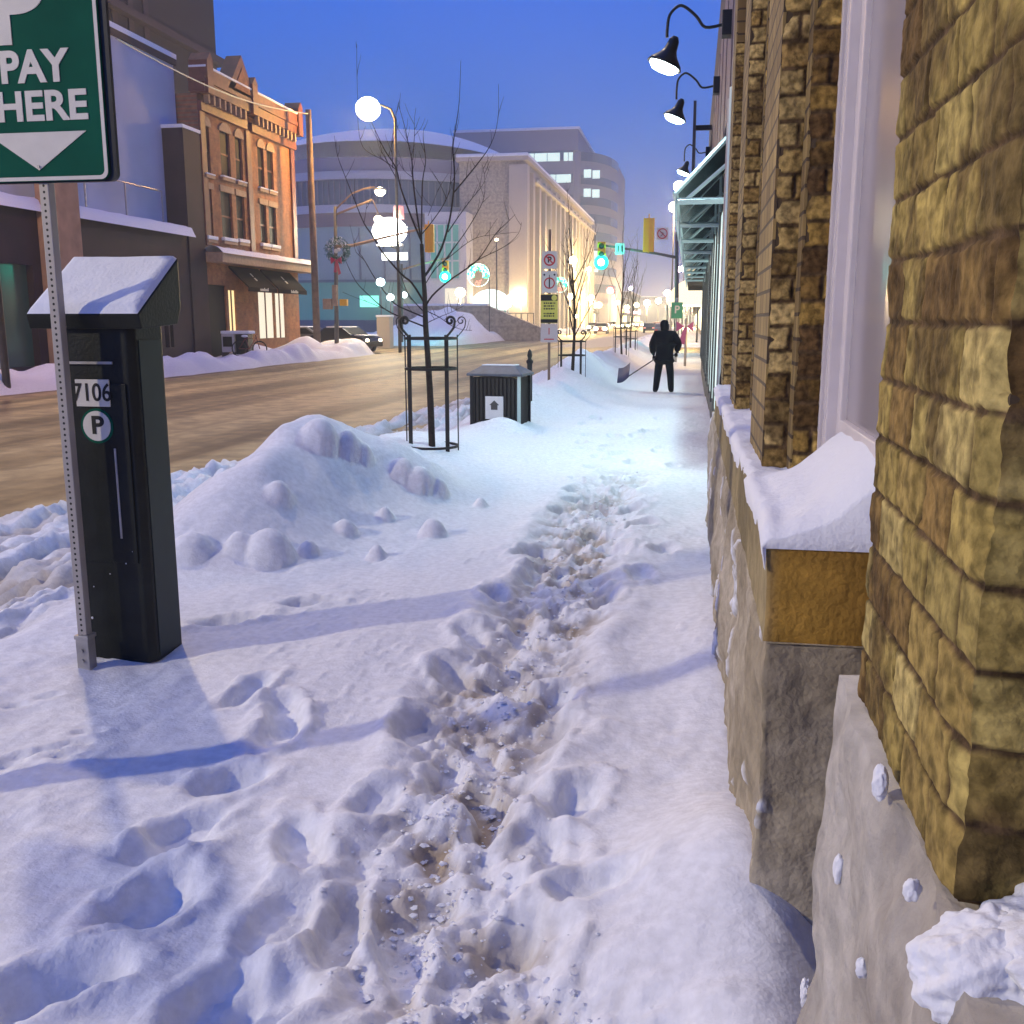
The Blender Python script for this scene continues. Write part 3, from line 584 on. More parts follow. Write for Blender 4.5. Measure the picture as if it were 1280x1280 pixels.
# white border ring
o1 = rrect(hw-.002, hh/2-.002, .034, cx=xo, cz=zc); o2 = rrect(hw-.018, hh/2-.018, .024, cx=xo, cz=zc); rg = MB(); nn_ = len(o1)
for (p, q) in o1: rg.v.append((p, -.0425, q))
for (p, q) in o2: rg.v.append((p, -.0425, q))
for k in range(nn_): rg.f.append((k, (k+1) % nn_, nn_+(k+1) % nn_, nn_+k))
rg.build('border', M['whitesign'], sb)
MB().prism([(-.235, sg.z+.20), (.235, sg.z+.20), (0, sg.z+.045)], -.0435, -.0405).build('arrow', M['whitesign'], sb)
text('lettering', 'HERE', .165, M['whitesign'], sb, (.035, -.042, sg.z+.30), bold=.03, sx=1.12)
text('lettering', 'PAY', .175, M['whitesign'], sb, (.012, -.042, sg.z+.458), bold=.035, sx=1.02)
# P in a ring, cropped by the frame
text('lettering', 'P', .40, M['whitesign'], sb, (-.06, -.042, sg.z+.695), bold=.055, sx=1.25)
MB().tube([(0, -.04, sg.z+.06), (0, -.05, sg.z+.06)], .006, 8).build('bolt', M['steel'], ps)
ps.rotation_euler = (0, 0, R(0))

mp_ = Vector((-2.715, 4.22, -.02))
pay = thing('pay_station', mp_, 'tall dark green parking pay station with snow on its sloping cap', 'pay station')
bw = .40
bd = MB().prism([(-bw/2, 0), (bw/2-.03, 0), (bw/2, .03), (bw/2, .27), (-bw/2, .27)], 0, 1.62, 'xy').build('cabinet', M['meter'], pay, bevel=.008)
MB().bx(bw/2-.002, bw/2+.004, .05, .25, .02, 1.55).build('side_panel', M['meters'], pay, bevel=.002)
MB().bx(-.16, .155, -.008, .004, .5, 1.35).build('door', M['meter'], pay, bevel=.003)
MB().bx(.075, .085, -.011, -.004, .62, 1.05).build('handle_groove', M['steel'], pay)
MB().bx(-.13, .10, -.012, -.004, 1.44, 1.452).build('trim', M['steel'], pay)
cap = MB().prism([(-.03, 1.60), (-.05, 1.665), (.34, 1.93), (.34, 1.70), (.30, 1.62)], -.29, .27, 'yz').build('cap', M['meter'], pay, bevel=.006)
yy = np.linspace(0, 1, 40); ww = np.linspace(0, 1, 50); Wg, Yg = np.meshgrid(ww, yy); ed = np.minimum(np.minimum(Wg, 1-Wg)*.56, np.minimum(Yg, 1-Yg)*.45)
zz = 1.668+.262*Yg + .030*np.sqrt(np.clip(ed/.035, 0, 1)) + .008*fbm(Wg*4, Yg*4, 3)*np.clip(ed/.05, 0, 1)
grid_obj('snow_cap', np.stack([-.285+.55*Wg, -.048+.385*Yg, zz], -1), M['snow'], pay)
pl = MB().bx(-.095, .075, -.014, -.004, 1.245, 1.37).build('number_plate', M['whitesign'], pay, bevel=.002)
text('lettering', '7106', .115, M['rubber'], pl, (-.012, -.0155, 1.307), depth=.001, bold=.012, sx=.86)
pr = MB().lathe([(0, 0), (.082, 0), (.082, .006), (0, .006)], (.0, -.006, 1.155), 32, Matrix.Rotation(R(90), 4, 'X')).build('parking_badge', M['greensign'], pay)
MB().lathe([(0, 0), (.070, 0), (.070, .003), (0, .003)], (.0, -.0125, 1.155), 32, Matrix.Rotation(R(90), 4, 'X')).build('badge_face', M['whitesign'], pr)
text('lettering', 'P', .115, M['rubber'], pr, (.004, -.0165, 1.155), depth=.001, bold=.03, sx=1.1)
fl = MB(); rs = random.Random(4)
for k in range(14): fl.sphere((rs.uniform(-.17, .17), -.006 if rs.random() < .5 else -.004, rs.uniform(.03, .9)), rs.uniform(.002, .006), (1, .5, 1.2), 7, 5)
fl.build('snow_flecks', M['snow'], pay)

# ================================================================== STREET TREES AND GUARDS
def poly3(pts, Y0, slope):
    n = len(pts); return [AY(p[0], p[1], Y0 + slope*i/max(1, n-1)) for i, p in enumerate(pts)]
tb = AY(541, 582, 10.9)
tr = thing('street_tree', tb, 'nearest bare young street tree standing inside a scrolled iron guard', 'tree', 'bare street trees along the kerb')
def sub(l): return [Vector(p)-tb for p in l]
def catmull(P, k=4):
    o = []
    for j in range(len(P)-1):
        p0, p1, p2, p3 = P[max(j-1, 0)], P[j], P[j+1], P[min(j+2, len(P)-1)]
        for i in range(k): t = i/k; o.append(.5*((2*p1)+(-p0+p2)*t+(2*p0-5*p1+4*p2-p3)*t*t+(-p0+3*p1-3*p2+p3)*t**3))
    return o+[P[-1]]
trunk = catmull(sub(poly3([(541, 590), (538, 500), (535, 450), (532, 405), (531, 370), (529, 340), (527, 305)], 10.9, 0)))
n_ = len(trunk); MB().tube(trunk, [.040-.020*i/(n_-1) for i in range(n_)], 10).build('trunk', M['bark'], tr, True)
limbs = [([(527, 305), (527, 290), (528, 229), (532, 202), (529, 172), (530, 160)], -.3, .012), ([(527, 303), (522, 273), (516, 222), (515, 202), (511, 182), (505, 155), (498, 131)], .35, .015),
 ([(527, 302), (514, 271), (501, 235), (495, 210), (481, 188), (470, 165), (463, 150)], -.5, .015), ([(530, 346), (538, 335), (552, 310), (562, 275), (567, 239), (568, 212), (566, 186), (570, 157), (574, 127), (576, 76)], .5, .019),
 ([(567, 241), (583, 222), (599, 202), (611, 185), (619, 166), (623, 141), (623, 105)], .4, .010), ([(527, 293), (540, 277), (556, 253), (563, 230), (565, 185), (569, 155)], .5, .008), ([(558, 248), (550, 230), (540, 214)], -.2, .005),
 ([(531, 385), (540, 370), (560, 352), (580, 338), (599, 323), (619, 293), (632, 280), (644, 268)], -.5, .014), ([(530, 358), (545, 335), (566, 318), (585, 303), (600, 296), (620, 293), (648, 290)], .7, .008),
 ([(585, 333), (603, 322), (631, 308), (648, 292), (652, 278)], -.3, .007), ([(553, 330), (566, 312), (582, 290), (597, 265), (605, 247), (606, 225), (603, 206)], -.5, .009), ([(560, 290), (575, 268), (590, 248), (604, 230), (612, 208)], .6, .008),
 ([(529, 376), (515, 354), (501, 342), (477, 314), (466, 295), (455, 279), (443, 250), (432, 222), (422, 195), (418, 170)], .5, .016), ([(528, 388), (512, 370), (503, 350), (497, 330), (494, 315)], -.4, .008),
 ([(529, 396), (510, 388), (494, 380), (480, 364), (465, 342), (456, 326), (445, 315), (442, 300)], -.6, .011), ([(530, 408), (505, 398), (482, 387), (460, 368), (445, 352), (433, 328), (428, 312)], .5, .012),
 ([(531, 405), (550, 396), (565, 390), (580, 382)], .3, .006), ([(534, 389), (550, 397), (564, 407), (578, 412), (590, 413)], -.4, .007), ([(455, 279), (457, 266), (459, 252)], .1, .005),
 ([(495, 212), (485, 204), (475, 198), (460, 190), (452, 180), (448, 160), (447, 130), (446, 80), (446, 55)], .3, .006), ([(495, 222), (480, 195), (474, 184), (468, 160)], -.3, .006), ([(482, 387), (466, 380), (445, 372), (428, 365)], -.3, .005),
 ([(516, 222), (505, 213), (497, 200)], .3, .004), ([(512, 182), (500, 165), (492, 150)], -.2, .004), ([(491, 210), (490, 180), (494, 150), (498, 128)], .2, .006), ([(516, 200), (518, 170), (518, 150), (520, 135)], .1, .006), ([(535, 270), (542, 252), (548, 236)], .2, .004)]
rt = random.Random(12)
for pts, sl_, r0 in limbs:
    L0 = catmull(sub(poly3(pts, 10.9, sl_)), 3); n_ = len(L0); mb = MB().tube(L0, [max(.0022, r0*.85*(1-.85*i/(n_-1))) for i in range(n_)], 6)
    for j in range(2, n_-1):
        if rt.random() < .42:
            d = (L0[j+1]-L0[j-1]).normalized(); sd = Vector((rt.uniform(-1, 1), rt.uniform(-.8, .8), rt.uniform(.1, .9))).normalized()
            tw = [L0[j]]; dd = (d*.6+sd*.9).normalized(); ln = rt.uniform(.06, .20)
            for q in range(4): dd = (dd+Vector((rt.uniform(-.2, .2), rt.uniform(-.2, .2), .14))).normalized(); tw.append(tw[-1]+dd*ln*.33)
            mb.tube(tw, [.0032, .0028, .0023, .0018, .0014], 4)
    mb.build('branch', M['bark'], tr, True)
def wild_tree(base, h, seed, label, lean=0., spread=1., n1=9):
    t = thing('street_tree', base, label, 'tree', 'bare street trees along the kerb'); rr = random.Random(seed)
    T = [Vector((lean*h*(z/h)**1.5+.03*math.sin(z*2+seed), .02*math.cos(z*3), z)) for z in np.linspace(-.3, h*.62, 9)]
    r0 = .045; MB().tube(T, [r0*(1-.6*i/8) for i in range(9)], 8).build('trunk', M['bark'], t, True)
    for k in range(n1):
        z = h*(.32+.30*k/(n1-1)); i = min(8, int((z+.3)/(h*.62+.3)*8)); p = T[i].copy(); a = k*2.4+rr.uniform(-.4, .4)
        d = Vector((math.cos(a)*.75*spread, math.sin(a)*.75*spread, 1.0)).normalized(); ln = h*(.42-.14*k/(n1-1)); pts = [p]; mb = MB()
        if k == n1-1: d = Vector((lean, 0, 1)).normalized(); ln = h*.42
        for q in range(8): d = (d+Vector((rr.uniform(-.12, .12), rr.uniform(-.12, .12), .11))).normalized(); pts.append(pts[-1]+d*ln/8)
        mb.tube(pts, [.016*(1-.85*q/8) for q in range(9)], 5)
        for q in range(2, 9):
            for w in range(2):
                if rr.random() < .7:
                    d2_ = (d+Vector((rr.uniform(-1, 1), rr.uniform(-1, 1), rr.uniform(-.2, .5)))).normalized(); l2 = rr.uniform(.12, .4)*h/4.5; tw = [pts[q]]
                    for e in range(3): d2_ = (d2_+Vector((0, 0, .2))).normalized(); tw.append(tw[-1]+d2_*l2/3)
                    mb.tube(tw, [.005, .004, .003, .002], 4)
        mb.build('branch', M['bark'], t, True)
    return t
t2 = AY(716, 490, 21.8); wild_tree(t2, 4.3, 5, 'bare street tree beside the tall post of parking signs', -.01, .62, 11)
t3 = AY(776, 450, 39.0); wild_tree(t3, 5.4, 8, 'thin bare street tree in the guard beside the shovelling person', .0, .45, 8)
t4 = AY(788, 448, 46.0); wild_tree(t4, 5.4, 9, 'farthest thin bare street tree, just right of the one in the guard', .03, .5, 8)
def guard(base, hgt, label, rad=.30):
    g_ = thing('tree_guard', base, label, 'tree guard', 'iron guards round the street trees')
    for k, (a, w) in enumerate(((205, .045), (-28, .045), (180, .012), (2, .012))):
        x, y = rad*math.cos(R(a)), rad*math.sin(R(a))*1.0
        if k < 2: x *= .80
        s_ = -1 if x < 0 else 1; mb = MB(); mb.box((x, y, hgt*.5-.08), (w, .012, hgt*.86+.16))
        r_ = .006 if k > 1 else .014; z0 = hgt*.93-.03; sc = hgt*.045*(1.15 if k < 2 else 1.0)
        pts = [(x, y, z0-.06), (x, y, z0), (x+s_*.04*(-1 if k < 2 else -1)*-1, y, z0+.05), (x+s_*.085, y, z0+.11), (x+s_*.095, y, z0+.17)]
        cx, cz = x+s_*.045, z0+.18
        for q in range(14): a2 = q/13*R(430); rr_ = .052*(1-q/13*.75); pts.append((cx+s_*rr_*math.cos(a2), y, cz+rr_*math.sin(a2)))
        mb.tube(catmull([Vector(p) for p in pts], 2), r_*1.0, 6)
        mb.build('post', M['iron'], g_)
    for z in (hgt*.90, hgt*.655, .02):
        mb = MB(); n = 28
        for q in range(n):
            a, a2 = 2*math.pi*q/n, 2*math.pi*(q+1)/n; i_, o_ = rad-.012, rad
            P8 = [(r*math.cos(b2), r*math.sin(b2), zz) for b2 in (a, a2) for r in (i_, o_) for zz in (z-.014, z+.014)]
            n0 = len(mb.v); mb.v += P8
            for f in ((0, 1, 5, 4), (2, 6, 7, 3), (1, 3, 7, 5), (0, 4, 6, 2)): mb.f.append(tuple(n0+t for t in f))
        mb.build('hoop', M['iron'], g_)
    return g_
guard(Vector((tb.x, 10.9, ground_z(tb.x, 10.9)-.02)), 1.36, 'nearest tall iron tree guard with scrolled tops, its bottom hoop showing above the snow')
guard(Vector((t2.x-.03, 21.8, t2.z)), 1.22, 'iron tree guard with scrolled tops behind the litter bin and sign post')
guard(Vector((t3.x, 39, t3.z)), 1.35, 'small far iron guard left of the shovelling person'); guard(Vector((t4.x, 46, t4.z)), 1.35, 'smallest far iron guard, behind the one left of the shovelling person')

# ================================================================== LITTER BIN, SIGN POSTS
lb = AY(626, 528, 14.9); lbin = thing('litter_bin', Vector((lb.x, 14.9, -.02)), 'black street litter bin with hipped lid and a white notice, half buried in snow', 'litter bin', rz=R(-6))
w2 = .37; zt = .82
MB().bx(-w2+.03, w2-.03, -.27, .27, 0, zt-.02).build('liner', M['black'], lbin)
sm = MB()
for k in range(12): x = -w2+.03+k*(2*w2-.06)/11; sm.bx(x-.022, x+.022, -.295, -.275, .03, zt-.03)
for k in range(9): y = -.25+k*.0625; sm.bx(w2-.026, w2-.006, y-.018, y+.018, .03, zt-.03); sm.bx(-w2+.006, -w2+.026, y-.018, y+.018, .03, zt-.03)
sm.build('slats', M['iron'], lbin)
for sx in (-1, 1):
    for sy in (-1, 1): MB().bx(sx*w2-.022, sx*w2+.022, sy*.29-.02, sy*.29+.02, -.1, zt).build('leg', M['canopy'] if (sx > 0 and sy < 0) else M['black'], lbin)
lid = MB(); a, b2, c, d = w2+.06, .35, w2-.11, .13
for (x, y, z) in ((-a, -b2, zt), (a, -b2, zt), (a, b2, zt), (-a, b2, zt), (-a, -b2, zt+.035), (a, -b2, zt+.035), (a, b2, zt+.035), (-a, b2, zt+.035), (-c, -d, zt+.145), (c, -d, zt+.145), (c, d, zt+.145), (-c, d, zt+.145)): lid.v.append((x, y, z))
lid.f = [(0, 1, 2, 3), (0, 4, 5, 1), (1, 5, 6, 2), (2, 6, 7, 3), (3, 7, 4, 0), (4, 8, 9, 5), (5, 9, 10, 6), (6, 10, 11, 7), (7, 11, 8, 4), (8, 11, 10, 9)]
lid.build('lid', mat('lid_paint', (.075, .09, .12), .45, bump=.2, var=.3, vscale=7), lbin, bevel=.006)
MB().bx(-c, c, -d, d, zt+.145, zt+.16).build('lid_snow', M['snow'], lbin, bevel=.006)
nt_ = MB().bx(-.15, .13, -.305, -.298, .18, .52).build('notice', M['white'], lbin)
MB().prism([(-.06, .32), (-.06, .39), (-.085, .39), (-.01, .46), (.065, .39), (.04, .39), (.04, .32)], -.310, -.3055).build('house_emblem', M['darkpole'], nt_)
bp_ = AY(662, 500, 16.6); bo = thing('bollard', Vector((bp_.x, 16.6, -.05)), 'thin black bollard showing behind the litter bin', 'bollard')
MB().lathe([(.045, 0), (.045, .95), (.06, .97), (.06, 1.0), (.03, 1.03), (.045, 1.09), (.03, 1.16), (.0, 1.2)], (0, 0, 0), 12).build('shaft', M['black'], bo, True)

sp = AY(686, 492, 19.8); sg2 = thing('parking_sign_post', Vector((sp.x, 19.8, 0)), 'tall post of parking regulation signs, one yellow and black, by the second tree', 'sign')
MB().box((0, 0, 1.6), (.05, .03, 3.5)).build('post', M['wood'], sg2)
def z_of(py, px=686): return AY(px, py, 19.8).z
def plate(z0, z1, w, m, name='sign_plate', y=-.02): return MB().prism(rrect(w, (z1-z0)/2, .02, 4, 0, (z0+z1)/2), y-.008, y).build(name, m, sg2)
p1 = plate(z_of(336), z_of(314), .15, M['whitesign']); zc = z_of(325)
def ring(c, r0, r1, y, m, parent, n=28, name='ring'):
    mb = MB()
    for k in range(n): a = 2*math.pi*k/n; mb.v += [(c[0]+r0*math.cos(a), y, c[1]+r0*math.sin(a)), (c[0]+r1*math.cos(a), y, c[1]+r1*math.sin(a))]
    for k in range(n): j = (k+1) % n; mb.f.append((2*k, 2*k+1, 2*j+1, 2*j))
    return mb.build(name, m, parent)
ring((0, zc), .085, .115, -.030, M['redsign'], p1); MB().box((0, -.030, zc), (.19, .003, .025), mx=Matrix.Rotation(R(45), 4, 'Y')).build('bar', M['redsign'], p1); text('lettering', 'P', .15, M['rubber'], p1, (0, -.0295, zc), depth=.0005, bold=.04)
p2 = plate(z_of(366), z_of(339), .15, M['whitesign']); zc = z_of(354); ring((0, zc), .085, .11, -.030, M['redsign'], p2); MB().box((0, -.030, zc), (.025, .003, .17)).build('arrow', M['rubber'], p2)
for s_ in (-1, 1): MB().box((s_*.10, -.030, zc+.16), (.035, .003, .035), mx=Matrix.Rotation(R(45), 4, 'Y')).build('arrow', M['rubber'], p2)
MB().box((0, -.030, zc+.13), (.015, .003, .06)).build('stroke', M['rubber'], p2)
p3 = plate(z_of(404), z_of(368), .17, M['yellowsign'], y=-.021)
MB().bx(-.168, .168, -.034, -.030, z_of(376), z_of(368.5)).bx(-.168, .168, -.034, -.030, z_of(403.6), z_of(399)).build('dark_band', M['rubber'], p3)
MB().lathe([(0, 0), (.055, 0), (.055, .002), (0, .002)], (.10, -.035, z_of(372.4)), 20, Matrix.Rotation(R(90), 4, 'X')).build('disc', M['yellowsign'], p3)
tl = MB()
rr_ = random.Random(9)
for i, z in enumerate((379, 382.5, 386, 392, 395)):
    x = -.11
    while x < .11: w = rr_.uniform(.015, .05); tl.bx(x, min(x+w, .12), -.0325, -.0300, z_of(z)-.014, z_of(z)+.014); x += w+.014
tl.build('small_print', M['rubber'], p3)
p4 = plate(z_of(428), z_of(405), .17, mat('pink_plate', (.50, .42, .42), .6)); MB().box((0, -.030, z_of(414)), (.018, .003, .13)).box((0, -.030, z_of(424)), (.2, .003, .02)).build('stroke', M['redsign'], p4)

# ================================================================== PERSON SHOVELLING
PY = 25.4; pz = -.17
pc = AY(829, 492, PY); per = None
def skin_mesh(name, J, E_, rad, m, parent, lv=2):
    me = bpy.data.meshes.new(name); me.from_pydata(J, E_, []); o = bpy.data.objects.new(name, me); COL.objects.link(o)
    md = o.modifiers.new('s', 'SKIN'); md.use_smooth_shade = True
    for i, v in enumerate(me.skin_vertices[0].data): v.radius = rad[i] if isinstance(rad[i], tuple) else (rad[i], rad[i]); v.use_root = (i == 0)
    ms = o.modifiers.new('d', 'SUBSURF'); ms.levels = lv; ms.render_levels = lv
    dg = bpy.context.evaluated_depsgraph_get(); m2 = bpy.data.meshes.new_from_object(o.evaluated_get(dg)); m2.name = name
    o.modifiers.clear(); o.data = m2; bpy.data.meshes.remove(me); m2.materials.clear(); m2.materials.append(m)
    for p in m2.polygons: p.use_smooth = True
    if parent: o.parent = parent
    return o
# body (trousers-coloured legs; continuous figure), x right, y away from the camera
J = [(0, 0, .95), (.0, .0, 1.15), (.02, .02, 1.38), (.0, .05, 1.53), (-.02, .07, 1.68), (-.025, .08, 1.76),
     (-.10, 0, .90), (-.15, .03, .50), (-.19, -.02, .08), (-.22, .12, .035),
     (.10, 0, .90), (.16, .05, .50), (.19, .0, .08), (.20, .14, .035),
     (-.20, .04, 1.44), (-.30, .10, 1.17), (-.27, .24, .90),
     (.22, .02, 1.46), (.38, .06, 1.20), (.30, .20, .98)]
E_ = [(0, 1), (1, 2), (2, 3), (3, 4), (4, 5), (0, 6), (6, 7), (7, 8), (8, 9), (0, 10), (10, 11), (11, 12), (12, 13), (2, 14), (14, 15), (15, 16), (2, 17), (17, 18), (18, 19)]
rad = [(.15, .11), (.15, .11), (.17, .12), .065, .095, .085, .125, .10, .080, .05, .125, .10, .080, .05, .07, .05, .038, .07, .05, .038]
person = skin_mesh('person', J, E_, rad, M['trouser'], None)
person.location = (pc.x, PY, pz); tag(person, 'person in a long dark coat seen from behind, shovelling snow on the pavement', 'person')
Jc = [(0, 0, 1.0), (.0, .0, .80), (0, 0, .68), (.01, .01, 1.2), (.02, .02, 1.40), (.01, .04, 1.50), (-.20, .04, 1.43), (-.31, .09, 1.17), (-.28, .21, .95), (.21, .02, 1.42), (.35, .05, 1.20), (.30, .17, 1.02)]
Ec = [(0, 1), (1, 2), (0, 3), (3, 4), (4, 5), (4, 6), (6, 7), (7, 8), (4, 9), (9, 10), (10, 11)]
rc = [(.25, .17), (.26, .19), (.265, .19), (.25, .17), (.24, .16), (.13, .11), .125, .10, .075, .125, .10, .075]
skin_mesh('coat', Jc, Ec, rc, M['coat'], person)
skin_mesh('hood', [(0, .04, 1.50), (-.01, .05, 1.60), (-.02, .05, 1.71), (-.02, .07, 1.80)], [(0, 1), (1, 2), (2, 3)], [(.12, .11), (.105, .11), (.118, .125), (.07, .08)], M['coat'], person)
MB().sphere((-.07, .16, 1.68), .075, (.9, .8, 1.25), 14, 10).sphere((-.085, .235, 1.665), .018, (1, 1, 1.2)).build('face', M['skin'], person, True)
for sx, hx, hy, hz in ((-1, -.27, .26, .88), (1, .29, .22, .95)):
    J2 = [(hx, hy-.03, hz+.03), (hx, hy, hz-.01)]; E2 = [(0, 1)]; r2 = [.034, .04]
    for k in range(4):
        n0 = len(J2); f = -.03+.02*k; J2 += [(hx+f, hy+.035, hz-.03), (hx+f, hy+.06-.004*abs(k-1), hz-.055), (hx+f, hy+.045, hz-.085+.005*k)]; E2 += [(1, n0), (n0, n0+1), (n0+1, n0+2)]; r2 += [.011, .010, .008]
    n0 = len(J2); J2 += [(hx-sx*.04, hy+.01, hz-.02), (hx-sx*.055, hy+.035, hz-.045)]; E2 += [(1, n0), (n0, n0+1)]; r2 += [.013, .010]
    skin_mesh('glove', J2, E2, r2, M['coat'], person, 1)
for (x, y) in ((-.205, .06), (.195, .08)): MB().sphere((x, y, .045), .075, (.8, 1.75, .65), 12, 8).build('boot', M['rubber'], person, True)
sv = thing('snow_shovel', Vector((pc.x, PY, pz)), 'long handled snow shovel held low by the person in the dark coat', 'shovel')
MB().tube([(-.02+.31, .26, .93), (-.27, .30, .80), (-.92, .42, .36)], .016, 8).build('handle', M['darkpole'], sv, True)
mb = MB(); nseg = 8
for i in range(nseg+1):
    t = i/nseg; x = -.88-.30*t; z = .38-.16*t-.05*math.sin(t*math.pi); 
    for y in (.20, .66): mb.v.append((x, y, z+(y-.2)*.75)); mb.v.append((x, y, z-.012+(y-.2)*.75))
for i in range(nseg):
    a = 4*i
    for f in ((a, a+4, a+6, a+2), (a+1, a+3, a+7, a+5), (a, a+1, a+5, a+4), (a+2, a+6, a+7, a+3)): mb.f.append(f)
mb.f += [(0, 2, 3, 1), (4*nseg, 4*nseg+1, 4*nseg+3, 4*nseg+2)]
mb.build('blade', mat('shovel_blade', (.03, .035, .09), .6), sv, True)

# ================================================================== LEFT SIDE BUILDINGS
def facade(name, parent, x, rects, y0, y1, z0, z1, depth, m):
    """wall sheet at x facing +X with real openings rects=(ya,yb,za,zb)"""
    ycs = sorted({y0, y1, *[r[0] for r in rects], *[r[1] for r in rects]}); zcs = sorted({z0, z1, *[r[2] for r in rects], *[r[3] for r in rects]}); mb = MB()
    for a, b2 in zip(ycs[:-1], ycs[1:]):
        for c, d in zip(zcs[:-1], zcs[1:]):
            cy, cz = (a+b2)/2, (c+d)/2
            if not any(r[0] < cy < r[1] and r[2] < cz < r[3] for r in rects): mb.quad((x, a, c), (x, b2, c), (x, b2, d), (x, a, d))
    for (a, b2, c, d) in rects:
        mb.quad((x, a, c), (x, b2, c), (x-depth, b2, c), (x-depth, a, c)).quad((x, a, d), (x, b2, d), (x-depth, b2, d), (x-depth, a, d))
        mb.quad((x, a, c), (x, a, d), (x-depth, a, d), (x-depth, a, c)).quad((x, b2, c), (x, b2, d), (x-depth, b2, d), (x-depth, b2, c))
    mb.quad((x, y0, z0), (x, y0, z1), (x-14, y0, z1), (x-14, y0, z0)).quad((x, y1, z0), (x, y1, z1), (x-14, y1, z1), (x-14, y1, z0)).quad((x, y0, z1), (x, y1, z1), (x-14, y1, z1), (x-14, y0, z1))
    return mb.build(name, m, parent)
FX = -21.5
def fy(px, py=200): return AX(px, py, FX).y
def fz(px, py): return AX(px, py, FX).z
M['redbrick'] = brick_mat('orange_brick', (.36, .145, .06), (.28, .105, .045), (.26, .15, .08), .24, .085, 'yz', .3)
M['cornice'] = mat('cornice_paint', (.15, .042, .025), .6, var=.25, vscale=3)
M['stonetrim'] = mat('stone_trim', (.36, .24, .15), .8, var=.15)
M['darkbrick'] = mat('dark_cladding', (.026, .013, .017), .8, var=.25, vscale=1.2)
M['stucco'] = mat('pale_stucco', (.42, .46, .58), .9, var=.08, vscale=.6)
# red building
rb = thing('brick_row_building', (0, 0, 0), 'three storey orange brick building with pointed pediment, snowy ledge and dark shop awnings', 'building')
Y0, Y1 = 42.6, 53.3; rects = []
top = [(fy(255), fy(263), 8.0, 10.1), (fy(276), fy(288), 8.1, 10.15), (fy(294.5), fy(303), 8.1, 10.15), (fy(322), fy(329.5), 8.1, 10.1), (fy(333.5), fy(341), 8.1, 10.1)]
mid = [(fy(257, 270), fy(266, 270), 5.2, 7.4), (fy(277, 270), fy(291, 270), 5.25, 7.45), (fy(296, 270), fy(306, 270), 5.3, 7.45), (fy(325, 270), fy(333, 270), 5.3, 7.35), (fy(336, 270), fy(345, 270), 5.3, 7.35)]
shop = [(fy(262, 400), fy(284, 400), -.1, 3.2), (fy(287, 400), fy(296, 400), .3, 3.0), (fy(324, 400), fy(343, 400), .7, 3.0), (fy(345, 400), fy(357, 400), .7, 3.0)]
facade('wall', rb, FX, top+mid+shop, Y0, Y1, -.4, 11.3, .11, M['redbrick'])
for i, r in enumerate(top+mid):
    w = MB().bx(FX-.10, FX-.07, r[0], r[0]+.06, r[2], r[3]).bx(FX-.10, FX-.07, r[1]-.06, r[1], r[2], r[3]).bx(FX-.10, FX-.07, r[0], r[1], (r[2]+r[3])/2-.04, (r[2]+r[3])/2+.04).build('window', M['cornice'], rb)
    MB().bx(FX-.13, FX-.105, r[0], r[1], r[2], r[3]).build('pane', M['glass'], w)
    MB().bx(FX-.02, FX+.14, r[0]-.12, r[1]+.12, r[2]-.16, r[2]-.02).build('sill', M['stonetrim'], w)
    MB().bx(FX-.02, FX+.17, r[0]-.12, r[1]+.12, r[2]-.019, r[2]+(.14 if i > 4 else .05)).build('sill_snow', M['snow'], w, bevel=.03)
    hc = (r[0]+r[1])/2; hw_ = (r[1]-r[0])/2+.12
    if i < 5: MB().prism([(hc+hw_*math.cos(a), r[3]-.05+.42*math.sin(a)) for a in np.linspace(0, math.pi, 9)], FX+.002, FX+.07, 'yz').build('arch', M['stonetrim'], w)
    else: MB().bx(FX+.001, FX+.08, hc-hw_, hc+hw_, r[3]-.02, r[3]+.25).build('lintel', M['stonetrim'], w)
ym = fy(311, 230)
for y in (Y0+.25, ym, Y1-.3): MB().bx(FX, FX+.10, y-.25, y+.25, 4.9, 10.6).build('pilaster', M['cornice'], rb, bevel=.03)
for (a, b2) in ((Y0, ym-.26), (ym+.26, Y1)):
    MB().bx(FX, FX+.20, a, b2, 10.600, 11.000).build('frieze', M['cornice'], rb); mb = MB()
    n_ = int((b2-a)/.55)
    for k in range(n_):
        y = a+.3+k*(b2-a-.4)/n_; MB().bx(FX+.18, FX+.40, y, y+.16, 10.950, 11.350).build('bracket', M['stonetrim'], rb)
MB().bx(FX-.3, FX+.42, Y0-.1, Y1+.25, 11.360, 11.750).bx(FX-.3, FX+.5, Y0-.15, Y1+.35, 11.760, 11.950).build('cornice', M['cornice'], rb)
MB().bx(FX-.3, FX+.45, Y0, Y1, 11.950, 12.350).build('parapet', M['cornice'], rb); MB().bx(FX-.32, FX+.5, Y0, Y1, 12.350, 12.450).build('parapet_snow', M['snow'], rb, bevel=.03)
yp = fy(291, 90); MB().prism([(yp-1.5, 11.960), (yp+1.5, 11.960), (yp, 13.700)], FX-.3, FX+.45, 'yz').build('pediment', M['cornice'], rb); MB().prism([(yp-.9, 12.100), (yp+.9, 12.100), (yp, 13.150)], FX+.452, FX+.48, 'yz').build('pediment_panel', M['redbrick'], rb)
for y in (Y0+.3, ym, Y1-.1): MB().bx(FX-.3, FX+.56, y-.28, y+.28, 11.300, 12.650).prism([(y-.3, 12.650), (y+.3, 12.650), (y, 13.000)], FX-.3, FX+.58, 'yz').build('corner_block', M['cornice'], rb)
MB().bx(FX, FX+.85, Y0-.1, Y1+.45, 4.15, 4.6).build('ledge', M['stonetrim'], rb, bevel=.03)
